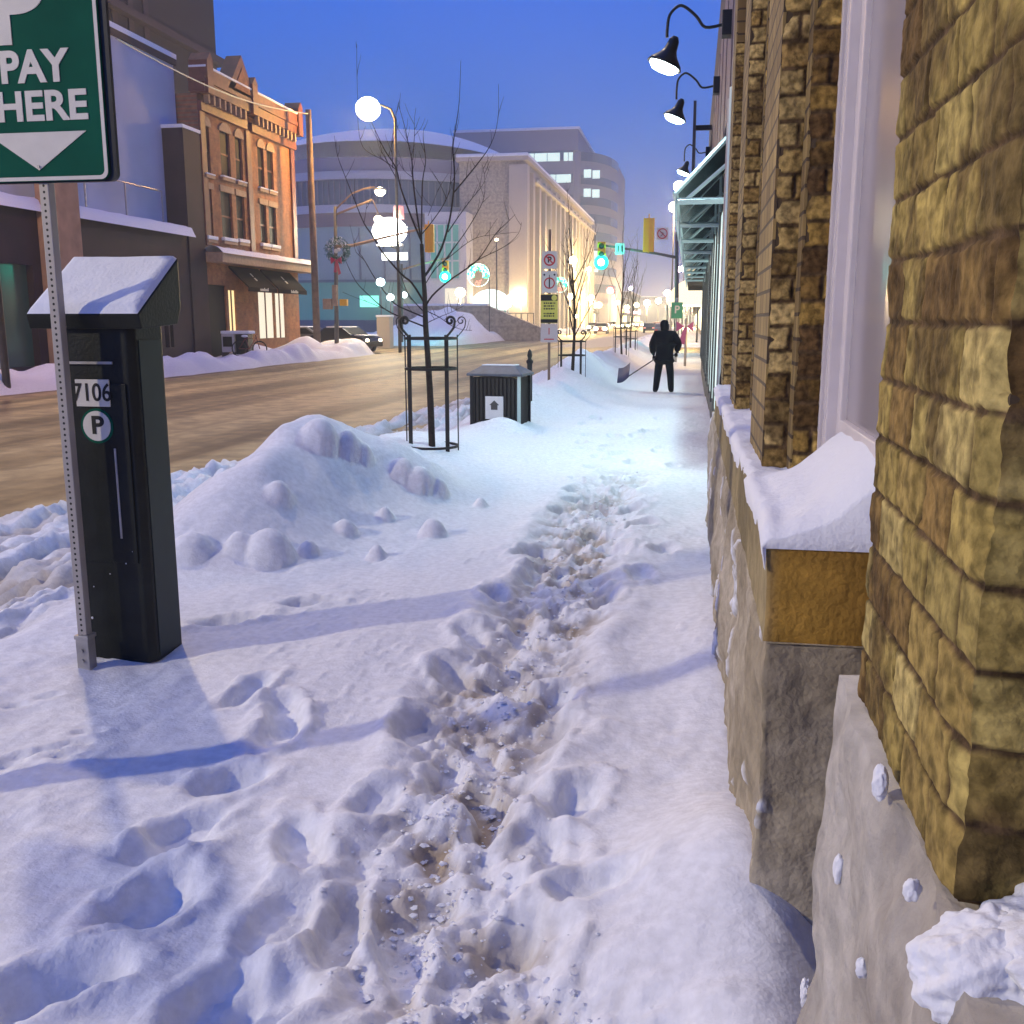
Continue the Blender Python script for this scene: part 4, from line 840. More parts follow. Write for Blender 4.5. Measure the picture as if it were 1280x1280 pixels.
yy = np.arange(Y0-.15, Y1+.5, .12); ww = np.linspace(0, 1, 8); Wg, Yg = np.meshgrid(ww, yy); zz = 4.6+.02+.24*np.sin(np.pi*np.clip(Wg*1.1, 0, 1))**.5+.06*fbm(Yg*1.5, Wg, 3)
zz[:, -1] = 4.56; grid_obj('ledge_snow', np.stack([FX+.92*Wg, Yg, zz], -1), M['snow'], rb)
MB().bx(FX-.105, FX-.08, shop[0][0], shop[0][1], -.1, 3.2).build('door', M['glass'], rb)
for i, r in enumerate(shop[1:]):
    w = MB().bx(FX-.105, FX-.08, r[0], r[1], r[2], r[3]).build('shop_window', M['lit_cream'] if i else M['lit_warm'], rb); MB().bx(FX-.075, FX-.03, (r[0]+r[1])/2-.04, (r[0]+r[1])/2+.04, r[2], r[3]).build('mullion', M['cornice'], w)
M['awning'] = mat('awning_cloth', (.010, .006, .005), .95, spec=.1)
for (pa, pb_) in ((286, 322), (325, 361)):
    a, b2 = fy(pa, 350), fy(pb_, 350)
    aw = MB().prism([(FX+.01, 4.1), (FX+.05, 4.12), (FX+1.0, 3.15), (FX+1.0, 2.95), (FX+.96, 2.95), (FX+.96, 3.12), (FX+.01, 4.02)], a, b2, 'xz').build('awning', M['awning'], rb)
    for t_, (z, h, w_) in enumerate(((3.75, .22, .10), (3.55, .18, .16))): MB().box((FX+.03+(4.12-z)+.03, (a+b2)/2, z), (.02, w_, h), mx=Matrix.Rotation(R(-45), 4, 'Y')).build('awning_mark', M['whitesign'], aw)
    rr_ = random.Random(pa); y = a+.55*(b2-a)-.5; mk = MB()
    while y < a+.55*(b2-a)+.4: mk.bx(FX+1.001, FX+1.006, y, y+.09, 3.0, 3.0+rr_.choice((.10, .10, .15))); y += .14
    mk.build('awning_mark', M['whitesign'], aw)
# dark single storey + stucco behind
db_ = thing('dark_shop_building', (0, 0, 0), 'low dark brown shopfront with tan pilaster and snow along its sloping roof edge', 'building')
Yd0, Yd1 = 4, 41.0
shw = [(8, 12, .2, 3.2), (13, 17, .2, 3.2), (19, 25, .2, 3.4), (26.2, 30.4, .1, 3.4), (fy(205, 400), fy(216, 400), .5, 3.0)]
facade('wall', db_, FX, shw, Yd0, Yd1, -.4, 5.2, .3, M['darkbrick'])
for i, r in enumerate(shw):
    w = MB().bx(FX-.28, FX-.24, r[0], r[1], r[2], r[3]).build('shop_window', mat('dim_shop_pane', (.02, .045, .04), .15, em=(.35, .5, .42), es=(.015, .02, .02, .02, .35)[i]), db_)
    MB().bx(FX-.2, FX+.02, (r[0]+r[1])/2-.05, (r[0]+r[1])/2+.05, r[2], r[3]).build('mullion', M['steel'] if i == 3 else M['darkbrick'], w)
ypl = fy(70, 300); MB().bx(FX, FX+.5, ypl-.95, ypl+.75, -.3, 7.6).build('pilaster', mat('tan_render', (.33, .20, .13), .85, var=.2, vscale=2), db_, bevel=.03)
yy = np.arange(Yd0, Yd1+.5, .25); ww = np.linspace(0, 1, 14); Wg, Yg = np.meshgrid(ww, yy); zz = 5.2+.42*np.sin(np.pi*np.clip(.05+.95*Wg, 0, 1))**.35+.07*fbm(Yg*.9, Wg*2, 3); zz[:, -1] = 5.12; zz[:, -2] = 5.3
grid_obj('roof_snow', np.stack([FX-.88+1.18*Wg, Yg, zz], -1), M['snow'], db_)
MB().bx(FX-.88, FX-.1, Yd0, Yd1, 5.0, 5.19).build('roof', M['darkbrick'], db_)
rl = MB()
for y in (34.5, 37.2, 40): rl.tube([(FX-.5, y, 5.3), (FX-.5, y, 6.9)], .035, 6)
rl.tube([(FX-.5, 30, 6.9), (FX-.5, 40, 6.9)], .04, 6); rl.build('roof_rail', M['steel'], db_)
st = thing('stucco_building', (0, 0, 0), 'pale blue grey blank walled building rising behind the low dark shopfront', 'building')
MB().bx(FX-22, FX-.9, 20, 42.4, -.4, 12.4).build('wall', M['stucco'], st); MB().bx(FX-22, FX-.8, 19.9, 42.5, 12.4, 12.65).build('parapet', M['darkbrick'], st); MB().bx(FX-22, FX-.78, 19.9, 42.5, 12.65, 12.85).build('parapet_snow', M['snow'], st)
MB().bx(FX-.95, FX+.06, 41.05, 42.55, -.4, 9.6).build('fin_wall', M['darkbrick'], st); MB().bx(FX-.95, FX+.1, 41.0, 42.58, 9.6, 9.74).build('parapet_snow', M['snow'], st)
tb_ = thing('brown_upper_block', (0, 0, 0), 'dark brown block looming over the roofs behind the green sign', 'building')
pB = AX(258, 10, FX-9); MB().bx(FX-30, FX-9, 20, pB.y+1, 12.0, 26).build('wall', mat('brown_block', (.010, .005, .007), .85, var=.2), tb_)
mb = MB()
for k in range(22): mb.bx(FX-9, FX-8.9, 21+k*1.6, 21.5+k*1.6, 13, 25)
mb.build('wall_ribs', M['darkbrick'], tb_); MB().bx(FX-30, FX-8.5, 19.6, pB.y+1.5, 17.6, 18.0).build('eave', M['darkbrick'], tb_)

# ================================================================== ARENA, TOWER, FAR BUILDINGS
M['beige'] = brick_mat('beige_stone', (.42, .36, .28), (.405, .345, .268), (.37, .315, .25), 2.6, 1.3, 'xz', .05)
M['beige2'] = mat('beige_stone_light', (.50, .43, .34), .85, var=.06, vscale=.3)
M['tealglass'] = mat('teal_glass', (.06, .16, .17), .2, spec=.7, em=(.10, .55, .50), es=.16)
M['blueglass'] = mat('blue_glass', (.05, .08, .14), .18, spec=.7)
M['paleband'] = mat('pale_band', (.45, .44, .48), .7)
ar = thing('arena_building', (0, 0, 0), 'large beige stone and glass arena with a snow covered curved roof across the intersection', 'building')
AYY = 134
def ax(px): return AY(px, 300, AYY).x
def az(py): return AY(500, py, AYY).z
xl, xc, xr = ax(360), ax(575), ax(655)
MB().bx(xc, xr, AYY, AYY+90, -.4, az(205)).build('wall', M['beige'], ar)
MB().bx(ax(637), xr+.5, AYY-.5, AYY+1.5, -.4, az(210)).build('corner_pier', M['beige2'], ar)
MB().bx(xc-.3, xr+.6, AYY-.7, AYY+90, az(205), az(200)).build('cornice', M['beige2'], ar); MB().bx(xc-.3, xr+.6, AYY-.8, AYY+90, az(200), az(199)+.3).build('cornice_snow', M['snow'], ar, bevel=.1)
mb = MB()
for k in range(16): y = AYY+3.5+k*5.6; mb.bx(xr, xr+.7, y, y+1.6, -.4, az(215))
mb.build('side_pillars', M['beige2'], ar)
mb = MB()
for k in range(15): y = AYY+5.6+k*5.6; mb.bx(xr+.02, xr+.1, y, y+2.9, 1, az(228))
mb.build('side_glass', M['tealglass'], ar)
MB().bx(xr+.1, xr+1.0, AYY+5, AYY+90, az(226), az(222)).build('string_course', M['beige2'], ar)
# arched lit entrance
ae = [(ax(586), 0), (ax(586), az(385))] + [((ax(586)+ax(640))/2 - (ax(640)-ax(586))/2*math.cos(a), az(385)+(az(362)-az(385))*math.sin(a)) for a in np.linspace(0, math.pi, 12)] + [(ax(640), 0)]
e_ = MB().prism(ae, AYY-.12, AYY-.02).build('entrance_arch', emat('arch_light', (.85, 1, .95), 1.6), ar)
MB().bx(ax(590), ax(636), AYY-.3, AYY-.14, 0, az(388)).build('doors', M['tealglass'], e_)
mb = MB()
for k in range(9): x = ax(590+k*5.6); mb.bx(x-.12, x+.12, AYY-.42, AYY-.3, 0, az(388))
mb.build('door_mullions', M['paleband'], e_)
# curved glass drum left part
def drum(name, z0, z1, m, r_off=0., parent=ar):
    cx = (ax(300)+xc)/2; hw3 = xc-cx; mb = MB(); n = 26; pr = []
    for k in range(n+1): t = -1+2*k/n; pr.append((cx+hw3*t, AYY+6-7*(1-t*t)-r_off))
    for (a, b2) in zip(pr[:-1], pr[1:]): mb.quad((a[0], a[1], z0), (b2[0], b2[1], z0), (b2[0], b2[1], z1), (a[0], a[1], z1))
    if True:
        for z in (z0, z1):
            for (a, b2) in zip(pr[:-1], pr[1:]): mb.quad((a[0], a[1], z), (b2[0], b2[1], z), (b2[0], AYY+60, z), (a[0], AYY+60, z))
    return mb.build(name, m, parent)
drum('base_wall', -.4, az(400), M['blueglass'])
drum('lower_glass', az(400), az(353), M['tealglass']); drum('canopy_band', az(353), az(350), M['blueglass'], 1.5)
drum('middle_glass', az(350), az(283), mat('grey_glass', (.13, .16, .22), .3, em=(.28, .45, .6), es=.14), .0)
drum('brick_band', az(283), az(266), mat('arena_brick', (.20, .12, .13), .8), .5); drum('pale_band', az(266), az(256), M['paleband'], .8)
drum('upper_glass', az(256), az(224), M['blueglass'], .2); drum('pale_band', az(224), az(214), M['paleband'], .8); drum('upper_wall', az(214), az(196), mat('mauve_wall', (.30, .25, .28), .8), .2)
mb = MB()
for k in range(30):
    x = ax(366+k*7.2); t = (x-(ax(300)+xc)/2)/(xc-(ax(300)+xc)/2); y = AYY+6-7*(1-t*t)-.35
    mb.bx(x-.07, x+.07, y-.1, y+.2, az(255), az(225))
    if k % 4 == 0: mb.bx(x-.10, x+.10, y, y+.3, az(350), az(285))
mb.build('mullions', mat('mullion_grey', (.10, .12, .18), .6), ar)
# roof dome
cx = ax(430); yy = np.linspace(0, 1, 20); ww = np.linspace(-1, 1, 50); Wg, Yg = np.meshgrid(ww, yy)
hwid = ax(645)-cx
zpk = AY(470, 163, AYY+25).z
zz = az(200) + (zpk-az(200))*np.clip(1-np.abs(Wg)**2.2, 0, 1)**.9*np.clip(np.sin(np.pi*(.04+1.1*Yg).clip(0, 1)), 0, 1)**.45
grid_obj('roof_snow', np.stack([cx+hwid*Wg, AYY+4+70*Yg+4*Wg**2, zz], -1), M['snow'], ar)
mb = MB(); 
# framed entrance box and lit glass
MB().bx(ax(541), ax(591), AYY-4, AYY+2, -.4, az(270)).build('porch', mat('porch_white', (.55, .53, .55), .7), ar)
MB().bx(ax(547), ax(583), AYY-4.1, AYY-4.02, az(352), az(285)).build('porch_glass', M['lit_teal'], ar)
mb = MB()
for k in range(5): x = ax(547+k*9); mb.bx(x-.1, x+.1, AYY-4.25, AYY-4.12, az(352), az(285))
for k in range(4): z = az(285+k*22); mb.bx(ax(547), ax(583), AYY-4.38, AYY-4.26, z-.1, z+.1)
mb.build('porch_mullions', M['paleband'], ar)
MB().bx(ax(565), ax(588), AYY-4.3, AYY-4.12, 0, az(362)).build('porch_door', M['lit_cream'], ar)
MB().bx(ax(455), ax(478), AYY-2.5, AYY-2.2, az(384), az(370)).build('lit_panel', emat('teal_panel', (.25, 1, .8), 1.6), ar)
for px in (600, 650, 640, 668, 682):
    if px < 655: MB().sphere((ax(px), AYY-1.0, az(372)), .9 if px == 650 else .4, (1, .6, 1)).build('wall_lamp', M['lamp_warm'], ar, True)

tw = thing('office_tower', (0, 0, 0), 'tall office tower with lit window bands behind the arena', 'building'); TY = 235
def tx(px): return AY(px, 250, TY).x
def tz(py): return AY(680, py, TY).z
pr = [(tx(570), TY), (tx(718), TY)] + [(tx(718)+ (tx(762)-tx(718))*math.sin(a), TY+ (1-math.cos(a))*20+2) for a in np.linspace(.12, math.pi/2, 10)] + [(tx(762), TY+50), (tx(570), TY+50)]
M['conc'] = mat('tower_concrete', (.20, .19, .25), .85, var=.06, vscale=.1)
ztop = tz(163); MB().prism([p for p in pr], -.4, ztop-4.5, 'xy').build('wall', M['conc'], tw); MB().bx(tx(570), tx(722), TY-.4, TY+40, ztop-4.5, ztop).build('penthouse', M['conc'], tw)
MB().bx(tx(568), tx(724), TY-.9, TY+40, ztop, ztop+.5).build('roof_snow', M['snow'], tw)
for i, py in enumerate((195, 224, 250, 272, 294, 316, 338, 360)):
    z = tz(py)
    for (a, b2) in zip(pr[:-3], pr[1:-2]):
        pass
    mb = MB(); q = pr[1:-2]
    mb.bx(tx(575), tx(716), TY-.25, TY-.02, z-1.0, z+1.0)
    for (a, b2) in zip(q[1:-1], q[2:]):
        o_ = .25; mb.quad((a[0]+o_, a[1]-o_, z-1.0), (b2[0]+o_, b2[1]-o_, z-1.0), (b2[0]+o_, b2[1]-o_, z+1.0), (a[0]+o_, a[1]-o_, z+1.0))
    mb.build('window_band', M['blueglass'], tw)
for (a, b2, py) in ((636, 700, 197), (704, 716, 197), (676, 714, 224), (728, 748, 217), (728, 748, 241), (728, 748, 318), (724, 748, 335)):
    x0_, x1_ = tx(a), tx(b2); n_ = max(2, int((x1_-x0_)/2.4)); mb = MB()
    for k in range(n_):
        xx0 = x0_+(x1_-x0_)*k/n_; yo = TY-.35 if b2 < 719 else TY+.1
        if b2 > 719: yo = TY + (1-math.cos(math.asin(min(1, (xx0-tx(718))/(tx(762)-tx(718))))))*20+1.2
        mb.bx(xx0+.08, xx0+(x1_-x0_)/n_-.08, yo-.1, yo, tz(py)-.9, tz(py)+.9)
    mb.build('lit_window', M['lit_white'], tw)
rs = random.Random(21)
wallc = [(.16, .11, .10), (.22, .16, .13), (.13, .12, .14), (.25, .2, .17), (.12, .08, .08)]
FS = [emat('far_glow_warm', (1, .72, .35), 7), emat('far_glow_orange', (1, .42, .12), 6), emat('far_glow_white', (1, .95, .85), 8), emat('far_glow_red', (1, .12, .08), 5), emat('far_glow_pink', (1, .5, .6), 5)]
FW = [emat('far_shop_warm', (1, .72, .34), 3.2), emat('far_shop_cream', (1, .88, .62), 3.5)]
def block(x0, x1, y0, y1, h, label, side, seed):
    rr = random.Random(seed); t = thing('street_building', (0, 0, 0), label, 'building', 'buildings down the far end of the street')
    MB().bx(x0, x1, y0, y1, -.4, h).build('wall', mat('far_wall', wallc[seed % 5], .85, var=.2), t)
    xf_ = x1 if side < 0 else x0; s_ = 1 if side < 0 else -1
    MB().bx(xf_-.4*s_, xf_+.35*s_, y0-.1, y1+.1, h-.7, h).build('cornice', M['stonetrim'], t); MB().bx(min(x0, x1)-.1, max(x0, x1)+.3, y0-.1, y1+.1, h+.004, h+.25).build('roof_snow', M['snow'], t)
    n_ = max(2, int((y1-y0)/5))
    for k in range(n_):
        y = y0+1+k*(y1-y0-1)/n_
        MB().bx(xf_, xf_+.06*s_, y, y+(y1-y0)/n_-1.2, .5, 3.1).build('shop_window', rr.choice((FW[0], FW[1], FW[0], M['glass'])), t)
        for z in (4.8, 8.0):
            if z+2 < h-.8: MB().bx(xf_, xf_+.05*s_, y+.6, y+1.8, z, z+1.7).build('window', rr.choice((M['glass'], M['glass'], M['lit_warm'])), t)
    for k in range(3):
        y = y0+(k+.6)*(y1-y0)/3.3; MB().bx(xf_+.1*s_, xf_+1.1*s_, y-.12, y+.12, 3.4+rr.random(), 5.0+rr.random()).build('glow_box', rr.choice((FS)), t, bevel=.04)  # glowing boxes added to fill the far street with warm light
    MB().prism([(xf_, 4.2), (xf_+1.0*s_, 3.3), (xf_+1.0*s_, 3.15), (xf_, 3.15)], y0+.5, y1-.5).build('awning', M['awning'], t)
    return t
adj = ['brown', 'tan', 'slate coloured', 'sandy', 'maroon']
for i, (a, b2, h) in enumerate(((232, 262, 14), (263, 290, 10), (291, 330, 12), (331, 380, 9), (382, 450, 12))):
    block(-60, -22.5-rs.random()*2, a, b2, h, '%s building far down the left side, %s beyond the arena' % (adj[i], ['first', 'second', 'third', 'fourth', 'last'][i]), -1, i)
for i, (a, b2, h) in enumerate(((36.2, 55, 7), (73, 92, 9), (92.5, 118, 7), (119, 150, 9), (151, 200, 8), (201, 260, 9), (261, 330, 8), (331, 450, 10))):
    block(.75 + (.3 if i else 0), 30, a, b2, h, '%s building on the right side, %s past the grey shopfront' % (adj[(i+2) % 5], ['first', 'second', 'third', 'fourth', 'fifth', 'sixth', 'seventh', 'last'][i]), 1, i+7)
vb = thing('end_building', (0, 0, 0), 'wide low building closing the view at the far end of the street', 'building'); MB().bx(-70, 40, 520, 540, -.4, 13).build('wall', M['conc'], vb); MB().bx(-72, 42, 519, 541, 13, 13.5).build('roof_snow', M['snow'], vb)

# ================================================================== STREET FURNITURE ACROSS THE ROAD AND AT THE INTERSECTION
def wpole(px, pbase, Y): return AY(px, pbase, Y)
up = wpole(397, 441, 52); t = thing('utility_pole', up, 'brown wooden utility pole with a wire at its top beside the orange brick building', 'pole')
ht = AY(393, 137, 52).z-up.z; MB().tube([(0, 0, -.3), (-.02, 0, ht)], [.20, .15], 12).build('pole', M['wood'], t, True)
MB().tube([(0, -.1, ht-.25), (-.35, -.1, ht-.2)], .04, 6).build('bracket', M['steel'], t)
wr = thing('overhead_wire', (0, 0, 0), 'thin wire running from the wooden pole past the brick cornice toward the sign', 'wire'); a = up+Vector((0, 0, ht-.2)); b2 = AY(145, 48, 34)
MB().tube([a.lerp(b2, k/12) - Vector((0, 0, .5*math.sin(math.pi*k/12))) for k in range(13)], .03, 5).build('cable', M['steel'], wr)
# left signal pole with wreath, mast arm, luminaires
def signal(parent, x, y, z, s=1., face=1, lit=None):
    if lit is None:
        h = MB().bx(x-.19*s, x+.19*s, y-.14, y+.14, z-.57*s, z+.57*s).build('signal_head', M['yellow'], parent, bevel=.03)
        for zz in (.38, 0, -.38): MB().bx(x-.165*s, x+.165*s, y-.175, y-.141, z+zz*s-.17*s, z+zz*s+.17*s).build('back_cover', M['yellow'], h, bevel=.012)
        MB().bx(x-.03, x+.03, y-.2, y-.176, z-.6*s, z+.7*s).build('bracket', M['yellow'], h)
        return h
    pt_light('signal_light', parent, (x+.0, y-.75, z-.36*s), 500 if lit == 2 else 80, (.02, 1, .75), .1)
    h = MB().bx(x-.18*s, x+.18*s, y-.14, y+.14, z-.55*s, z+.55*s).build('signal_head', M['yellow'], parent, bevel=.02)
    for k, zz in enumerate((.36, 0, -.36)):
        MB().lathe([(.0, -.17), (.13*s, -.17), (.135*s, -.15), (.0, -.14)], (x, y, z+zz*s), 16, Matrix.Rotation(R(90)*1, 4, 'X') if False else None) if False else None
        T = Matrix.Rotation(R(90), 4, 'X'); mt = M['glass']
        if lit is not None and k == lit: mt = M['sig_green'] if k == 2 else M['lamp_red']
        lr = .33 if mt != M['glass'] else .13  # lit lens spreads past the head, its coloured halo built into the shape
        MB().lathe([(.0, 0), (lr*s, 0), (lr*.92*s, .05), (.0, .09)], (x, y-.141, z+zz*s), 16, T).build('lens', mt, h, True)
        if mt == M['sig_green']: MB().sphere((x, y-.25, z+zz*s), .15*s, (1, .5, 1)).build('lens_core', M['lamp_cool'], h, True)
        vz = MB(); n_ = 9
        for q in range(n_+1): a = R(-10+200*q/n_); vz.v += [(x+.145*s*math.cos(a), y-.14, z+zz*s+.145*s*math.sin(a)), (x+.145*s*math.cos(a), y-.34, z+zz*s+.145*s*math.sin(a))]
        for q in range(n_): vz.f.append((2*q, 2*q+1, 2*q+3, 2*q+2))
        vz.build('visor', M['yellow'], h)
    return h
sp_ = wpole(421, 441, 52.5); t = thing('signal_pole', sp_, 'traffic signal pole with two lit arms and a wreath, left of the bare tree', 'traffic signal'); o0 = sp_
def loc_(px, py, Y): return AY(px, py, Y)-o0
MB().tube([(0, 0, -.2), loc_(419, 258, 52.5)], [.13, .08], 10).build('pole', M['darkpole'], t, True)
MB().tube([loc_(419, 308, 52.5), loc_(440, 307, 52.5), loc_(480, 297, 52.5), loc_(540, 283, 52.5)], [.09, .085, .07, .05], 8).build('mast_arm', M['stonetrim'], t, True)
MB().tube([loc_(420, 268, 52.5), loc_(465, 250, 52.5)], .06, 8).build('lower_arm', M['stonetrim'], t, True)
MB().tube([loc_(419, 262, 52.5), loc_(440, 242, 52.5), loc_(455, 236, 52.5), loc_(468, 234, 52.5)], .045, 8).build('upper_arm', M['stonetrim'], t, True)
p = loc_(475, 238, 52.5); l_ = MB().lathe([(.0, .15), (.3, .1), (.35, 0), (.0, -.02)], p, 16).build('lamp_head', M['steel'], t, True); MB().sphere((p.x, p.y, p.z-.06), .28, (1, 1, .8)).build('globe', M['lamp_warm'], l_, True)
p = loc_(473, 274, 52.5); l_ = MB().tube([loc_(466, 250, 52.5), (p.x, p.y, p.z+.3)], .04, 6).build('lamp_hanger', M['stonetrim'], t); MB().sphere(tuple(p), .22, (1.1, 1, .8)).build('globe', M['lamp_warm'], l_, True)
q = loc_(537, 298, 52.4); signal(t, q.x, q.y, q.z, 1.25)
q = loc_(421, 380, 52.2); MB().bx(q.x-.75, q.x-.25, q.y-.15, q.y+.1, q.z-.28, q.z+.28).bx(q.x-.2, q.x+.05, q.y-.15, q.y+.1, q.z-.1, q.z+1.0).build('walk_signal', M['stonetrim'], t, bevel=.02); MB().bx(q.x+.2, q.x+.62, q.y-.15, q.y+.1, q.z-.1, q.z+.25).build('walk_signal', M['yellow'], t, bevel=.02)
# wreath
wc = AY(422, 313, 52.2); t = thing('wreath', wc, 'green snow dusted wreath with red bow hung on the signal pole', 'wreath'); mb = MB(); ms = MB(); rr = random.Random(2)
for k in range(900):
    a = rr.uniform(0, 2*math.pi); b_ = rr.uniform(0, 2*math.pi); r2 = .20*math.sqrt(rr.random()); c = Vector((math.cos(a)*(.52+r2*math.cos(b_)), r2*math.sin(b_), math.sin(a)*(.52+r2*math.cos(b_))))
    d = Vector((rr.uniform(-1, 1), rr.uniform(-1, 1), rr.uniform(-1, 1))).normalized()*.16; e = d.orthogonal().normalized()*.022
    tgt = ms if (rr.random() < .10+.28*max(0, math.sin(a))) else mb
    n0 = len(tgt.v); tgt.v += [tuple(c-d*.5-e), tuple(c-d*.5+e), tuple(c+d*.5)]; tgt.f.append((n0, n0+1, n0+2))
mb.build('needles', mat('needles', (.03, .10, .05), .8), t); ms.build('snow_dusting', M['snow'], t)
MB().sphere((0, -.25, -.05), .12, (1, .6, 1)).sphere((.15, -.25, .02), .10).build('bauble', M['whitesign'], t, True)
MB().prism([(-.30, -.35), (-.02, -.5), (-.30, -.72)], -.30, -.24).prism([(.30, -.35), (.02, -.5), (.30, -.72)], -.30, -.24).prism([(-.02, -.5), (-.16, -1.15), (.0, -1.15), (.06, -.5)], -.29, -.25).prism([(.0, -.5), (.1, -1.3), (.24, -1.2), (.06, -.5)], -.28, -.24).build('bow', mat('bow_red', (.45, .02, .06), .6), t)

def street_lamp(base, h, label, arm=0., r=.22, m='lamp_warm', group='street lamps', light=0, lc=(1, .75, .4), name='street_lamp', lean=None, base_z=-.3, r_light=.3):
    t = thing(name, base, label, 'street lamp', group)
    if arm:
        MB().tube([(0, 0, base_z), (0, 0, h-.6), (arm*.15, 0, h-.1), (arm*.5, 0, h+.12), (arm, 0, h+.1)], [.10, .07, .055, .05, .045], 8).build('pole', M['darkpole'], t, True)
        hd = MB().lathe([(.0, .16), (.22, .12), (.30, .0), (.0, -.01)], (arm, 0, h), 14).build('lamp_head', M['steel'], t, True)
    else:
        MB().tube([(0, 0, base_z), (0, 0, h)], [.08, .05], 8).build('pole', M['darkpole'], t, True)
        hd = MB().lathe([(.05, -.25), (.12, -.2), (.10, -.15), (.0, -.14)], (0, 0, h), 12).build('lamp_head', M['darkpole'], t, True)
    MB().sphere((arm, 0, h-.05), r, (1, 1, .9), 16, 10).build('globe', M[m], hd, True)
    if light: pt_light('lamp_light', t, (arm, -.1, h-.05-r-.08), light, lc, r_light)
    return t
# lamps by the intersection, globes oversized to hold their glare
bpz = AY(500, 434, 53.5); tp = AY(460, 135, 53.5); street_lamp(bpz, tp.z-bpz.z, 'tallest street lamp, its bright warm globe high above the wooden pole', tp.x-bpz.x, .66, light=3800, lc=(1, .52, .10))
t = thing('street_lamp', AY(500, 430, 61.5), 'blazing white street lamp on a short post behind the bare tree', 'street lamp', 'street lamps'); o0 = t.location.copy()
q = AY(487, 291, 61.5)-o0; MB().tube([(0, 0, -.3), (0, 0, q.z-.9)], [.10, .09], 8).tube([(0, 0, q.z-1.0), (q.x, 0, q.z-.8)], .05, 8).build('pole', M['darkpole'], t, True)
hd = MB().bx(q.x-.8, q.x+.8, -.25, .25, q.z-.80, q.z-.66).build('lamp_head', M['whitesign'], t); MB().sphere((q.x, 0, q.z+.1), 1.0, (1.1, .8, .82), 20, 14).build('globe', emat('blazing', (1, .97, .88), 30), hd, True); MB().bx(q.x-.5, q.x+1.1, -.12, .12, q.z-1.65, q.z-1.2).build('lit_panel', M['glow_box'], t)
MB().lathe([(.34, 0), (.34, .22), (.30, .75), (.0, .8)], (q.x+.55, .2, q.z+.85), 14).build('red_lantern', mat('lantern_red', (.6, .2, .2), .6, em=(1, .35, .35), es=.8), t, True)
pt_light('lamp_light', t, (q.x, -1.1, q.z), 3500, (1, .86, .55), .4)
# second signal at the intersection (green)
o0 = AY(502, 432, 74); t = thing('signal_pole', o0, 'traffic signal mast with a glowing green light just right of the bare tree trunk', 'traffic signal'); MB().tube([(0, 0, -.3), AY(502, 330, 74)-o0], [.14, .1], 8).build('pole', M['darkpole'], t, True)
MB().tube([AY(502, 337, 74)-o0, AY(530, 329, 74)-o0, AY(562, 322, 74)-o0], .07, 8).build('mast_arm', M['stonetrim'], t, True); q = AY(557, 338, 73.8)-o0; signal(t, q.x, q.y, q.z, 1.3, lit=2)
# right signal
o0 = AY(846, 436, 56); o0.z = -.2; t = thing('signal_pole', o0, 'traffic signal mast on the right beyond the shoveller with yellow head and green light', 'traffic signal')
MB().tube([(0, 0, -.2), AY(846, 290, 56)-o0], [.13, .09], 8).build('pole', M['darkpole'], t, True); MB().tube([AY(846, 322, 56)-o0, AY(822, 317, 56)-o0, AY(750, 306, 56)-o0], [.08, .07, .05], 8).build('mast_arm', M['darkpole'], t, True)
q = AY(811, 294, 55.8)-o0; signal(t, q.x, q.y, q.z, 1.55); q = AY(752, 318, 55.8)-o0; signal(t, q.x, q.y, q.z, 1.2, lit=2)
q = AY(828, 292, 55.8)-o0; sg3 = MB().box((q.x, q.y, q.z), (.62, .03, .62)).build('turn_sign', M['whitesign'], t, bevel=.01); ring((q.x, q.z), .22, .28, q.y-.02, M['redsign'], sg3); MB().box((q.x, q.y-.022, q.z), (.48, .005, .05), mx=Matrix.Rotation(R(45), 4, 'Y')).build('bar', M['redsign'], sg3)
MB().tube([(q.x-.1, q.y-.019, q.z-.14), (q.x+.08, q.y-.019, q.z+.02), (q.x-.12, q.y-.019, q.z+.10)], .02, 5).build('arrow', M['rubber'], sg3)
q = AY(775, 311, 55.8)-o0; sg3 = MB().box((q.x, q.y, q.z), (.5, .03, .58)).build('lane_sign', M['whitesign'], t, bevel=.01); MB().box((q.x-.1, q.y-.02, q.z), (.06, .005, .34)).box((q.x+.1, q.y-.02, q.z), (.06, .005, .34)).build('stroke', M['rubber'], sg3)
# lit round ornaments on posts
for (px, py, Yo, r, lab) in ((598, 344, 88, .95, 'larger round green lit ornament on a thin post before the arena'), (700, 356, 100, .72, 'smaller round green lit ornament on a thin post beyond the regulation signs')):
    c = AY(px, py, Yo); t = thing('lit_ornament', c, lab, 'ornament', 'lit round ornaments on posts'); mb = MB(); mw = MB(); rr = random.Random(px)
    for k in range(150):
        a = rr.uniform(-.35, math.pi+.35); q_ = rr.uniform(.45, 1)*r; (mb if rr.random() < .72 else mw).sphere((q_*math.cos(a), rr.uniform(-.05, .05), q_*math.sin(a)), .07*r/.8, n=6, m=4)
    mb.build('green_bulbs', M['orn_green'], t); mw.build('white_bulbs', M['orn_white'], t)
    mb = MB()
    for k in range(22): mb.sphere((rr.uniform(-.3, .3)*r, 0, rr.uniform(-1.0, -.4)*r), .06, n=6, m=4)
    mb.build('red_bulbs', M['orn_red'], t)
    ring((0, 0), r*1.0, r*1.05, .06, M['orn_white'], t, name='rim'); MB().tube([(r*1.0, .1, -c.z), (r*1.0, .1, .6)], .05, 6).build('post', M['darkpole'], t)
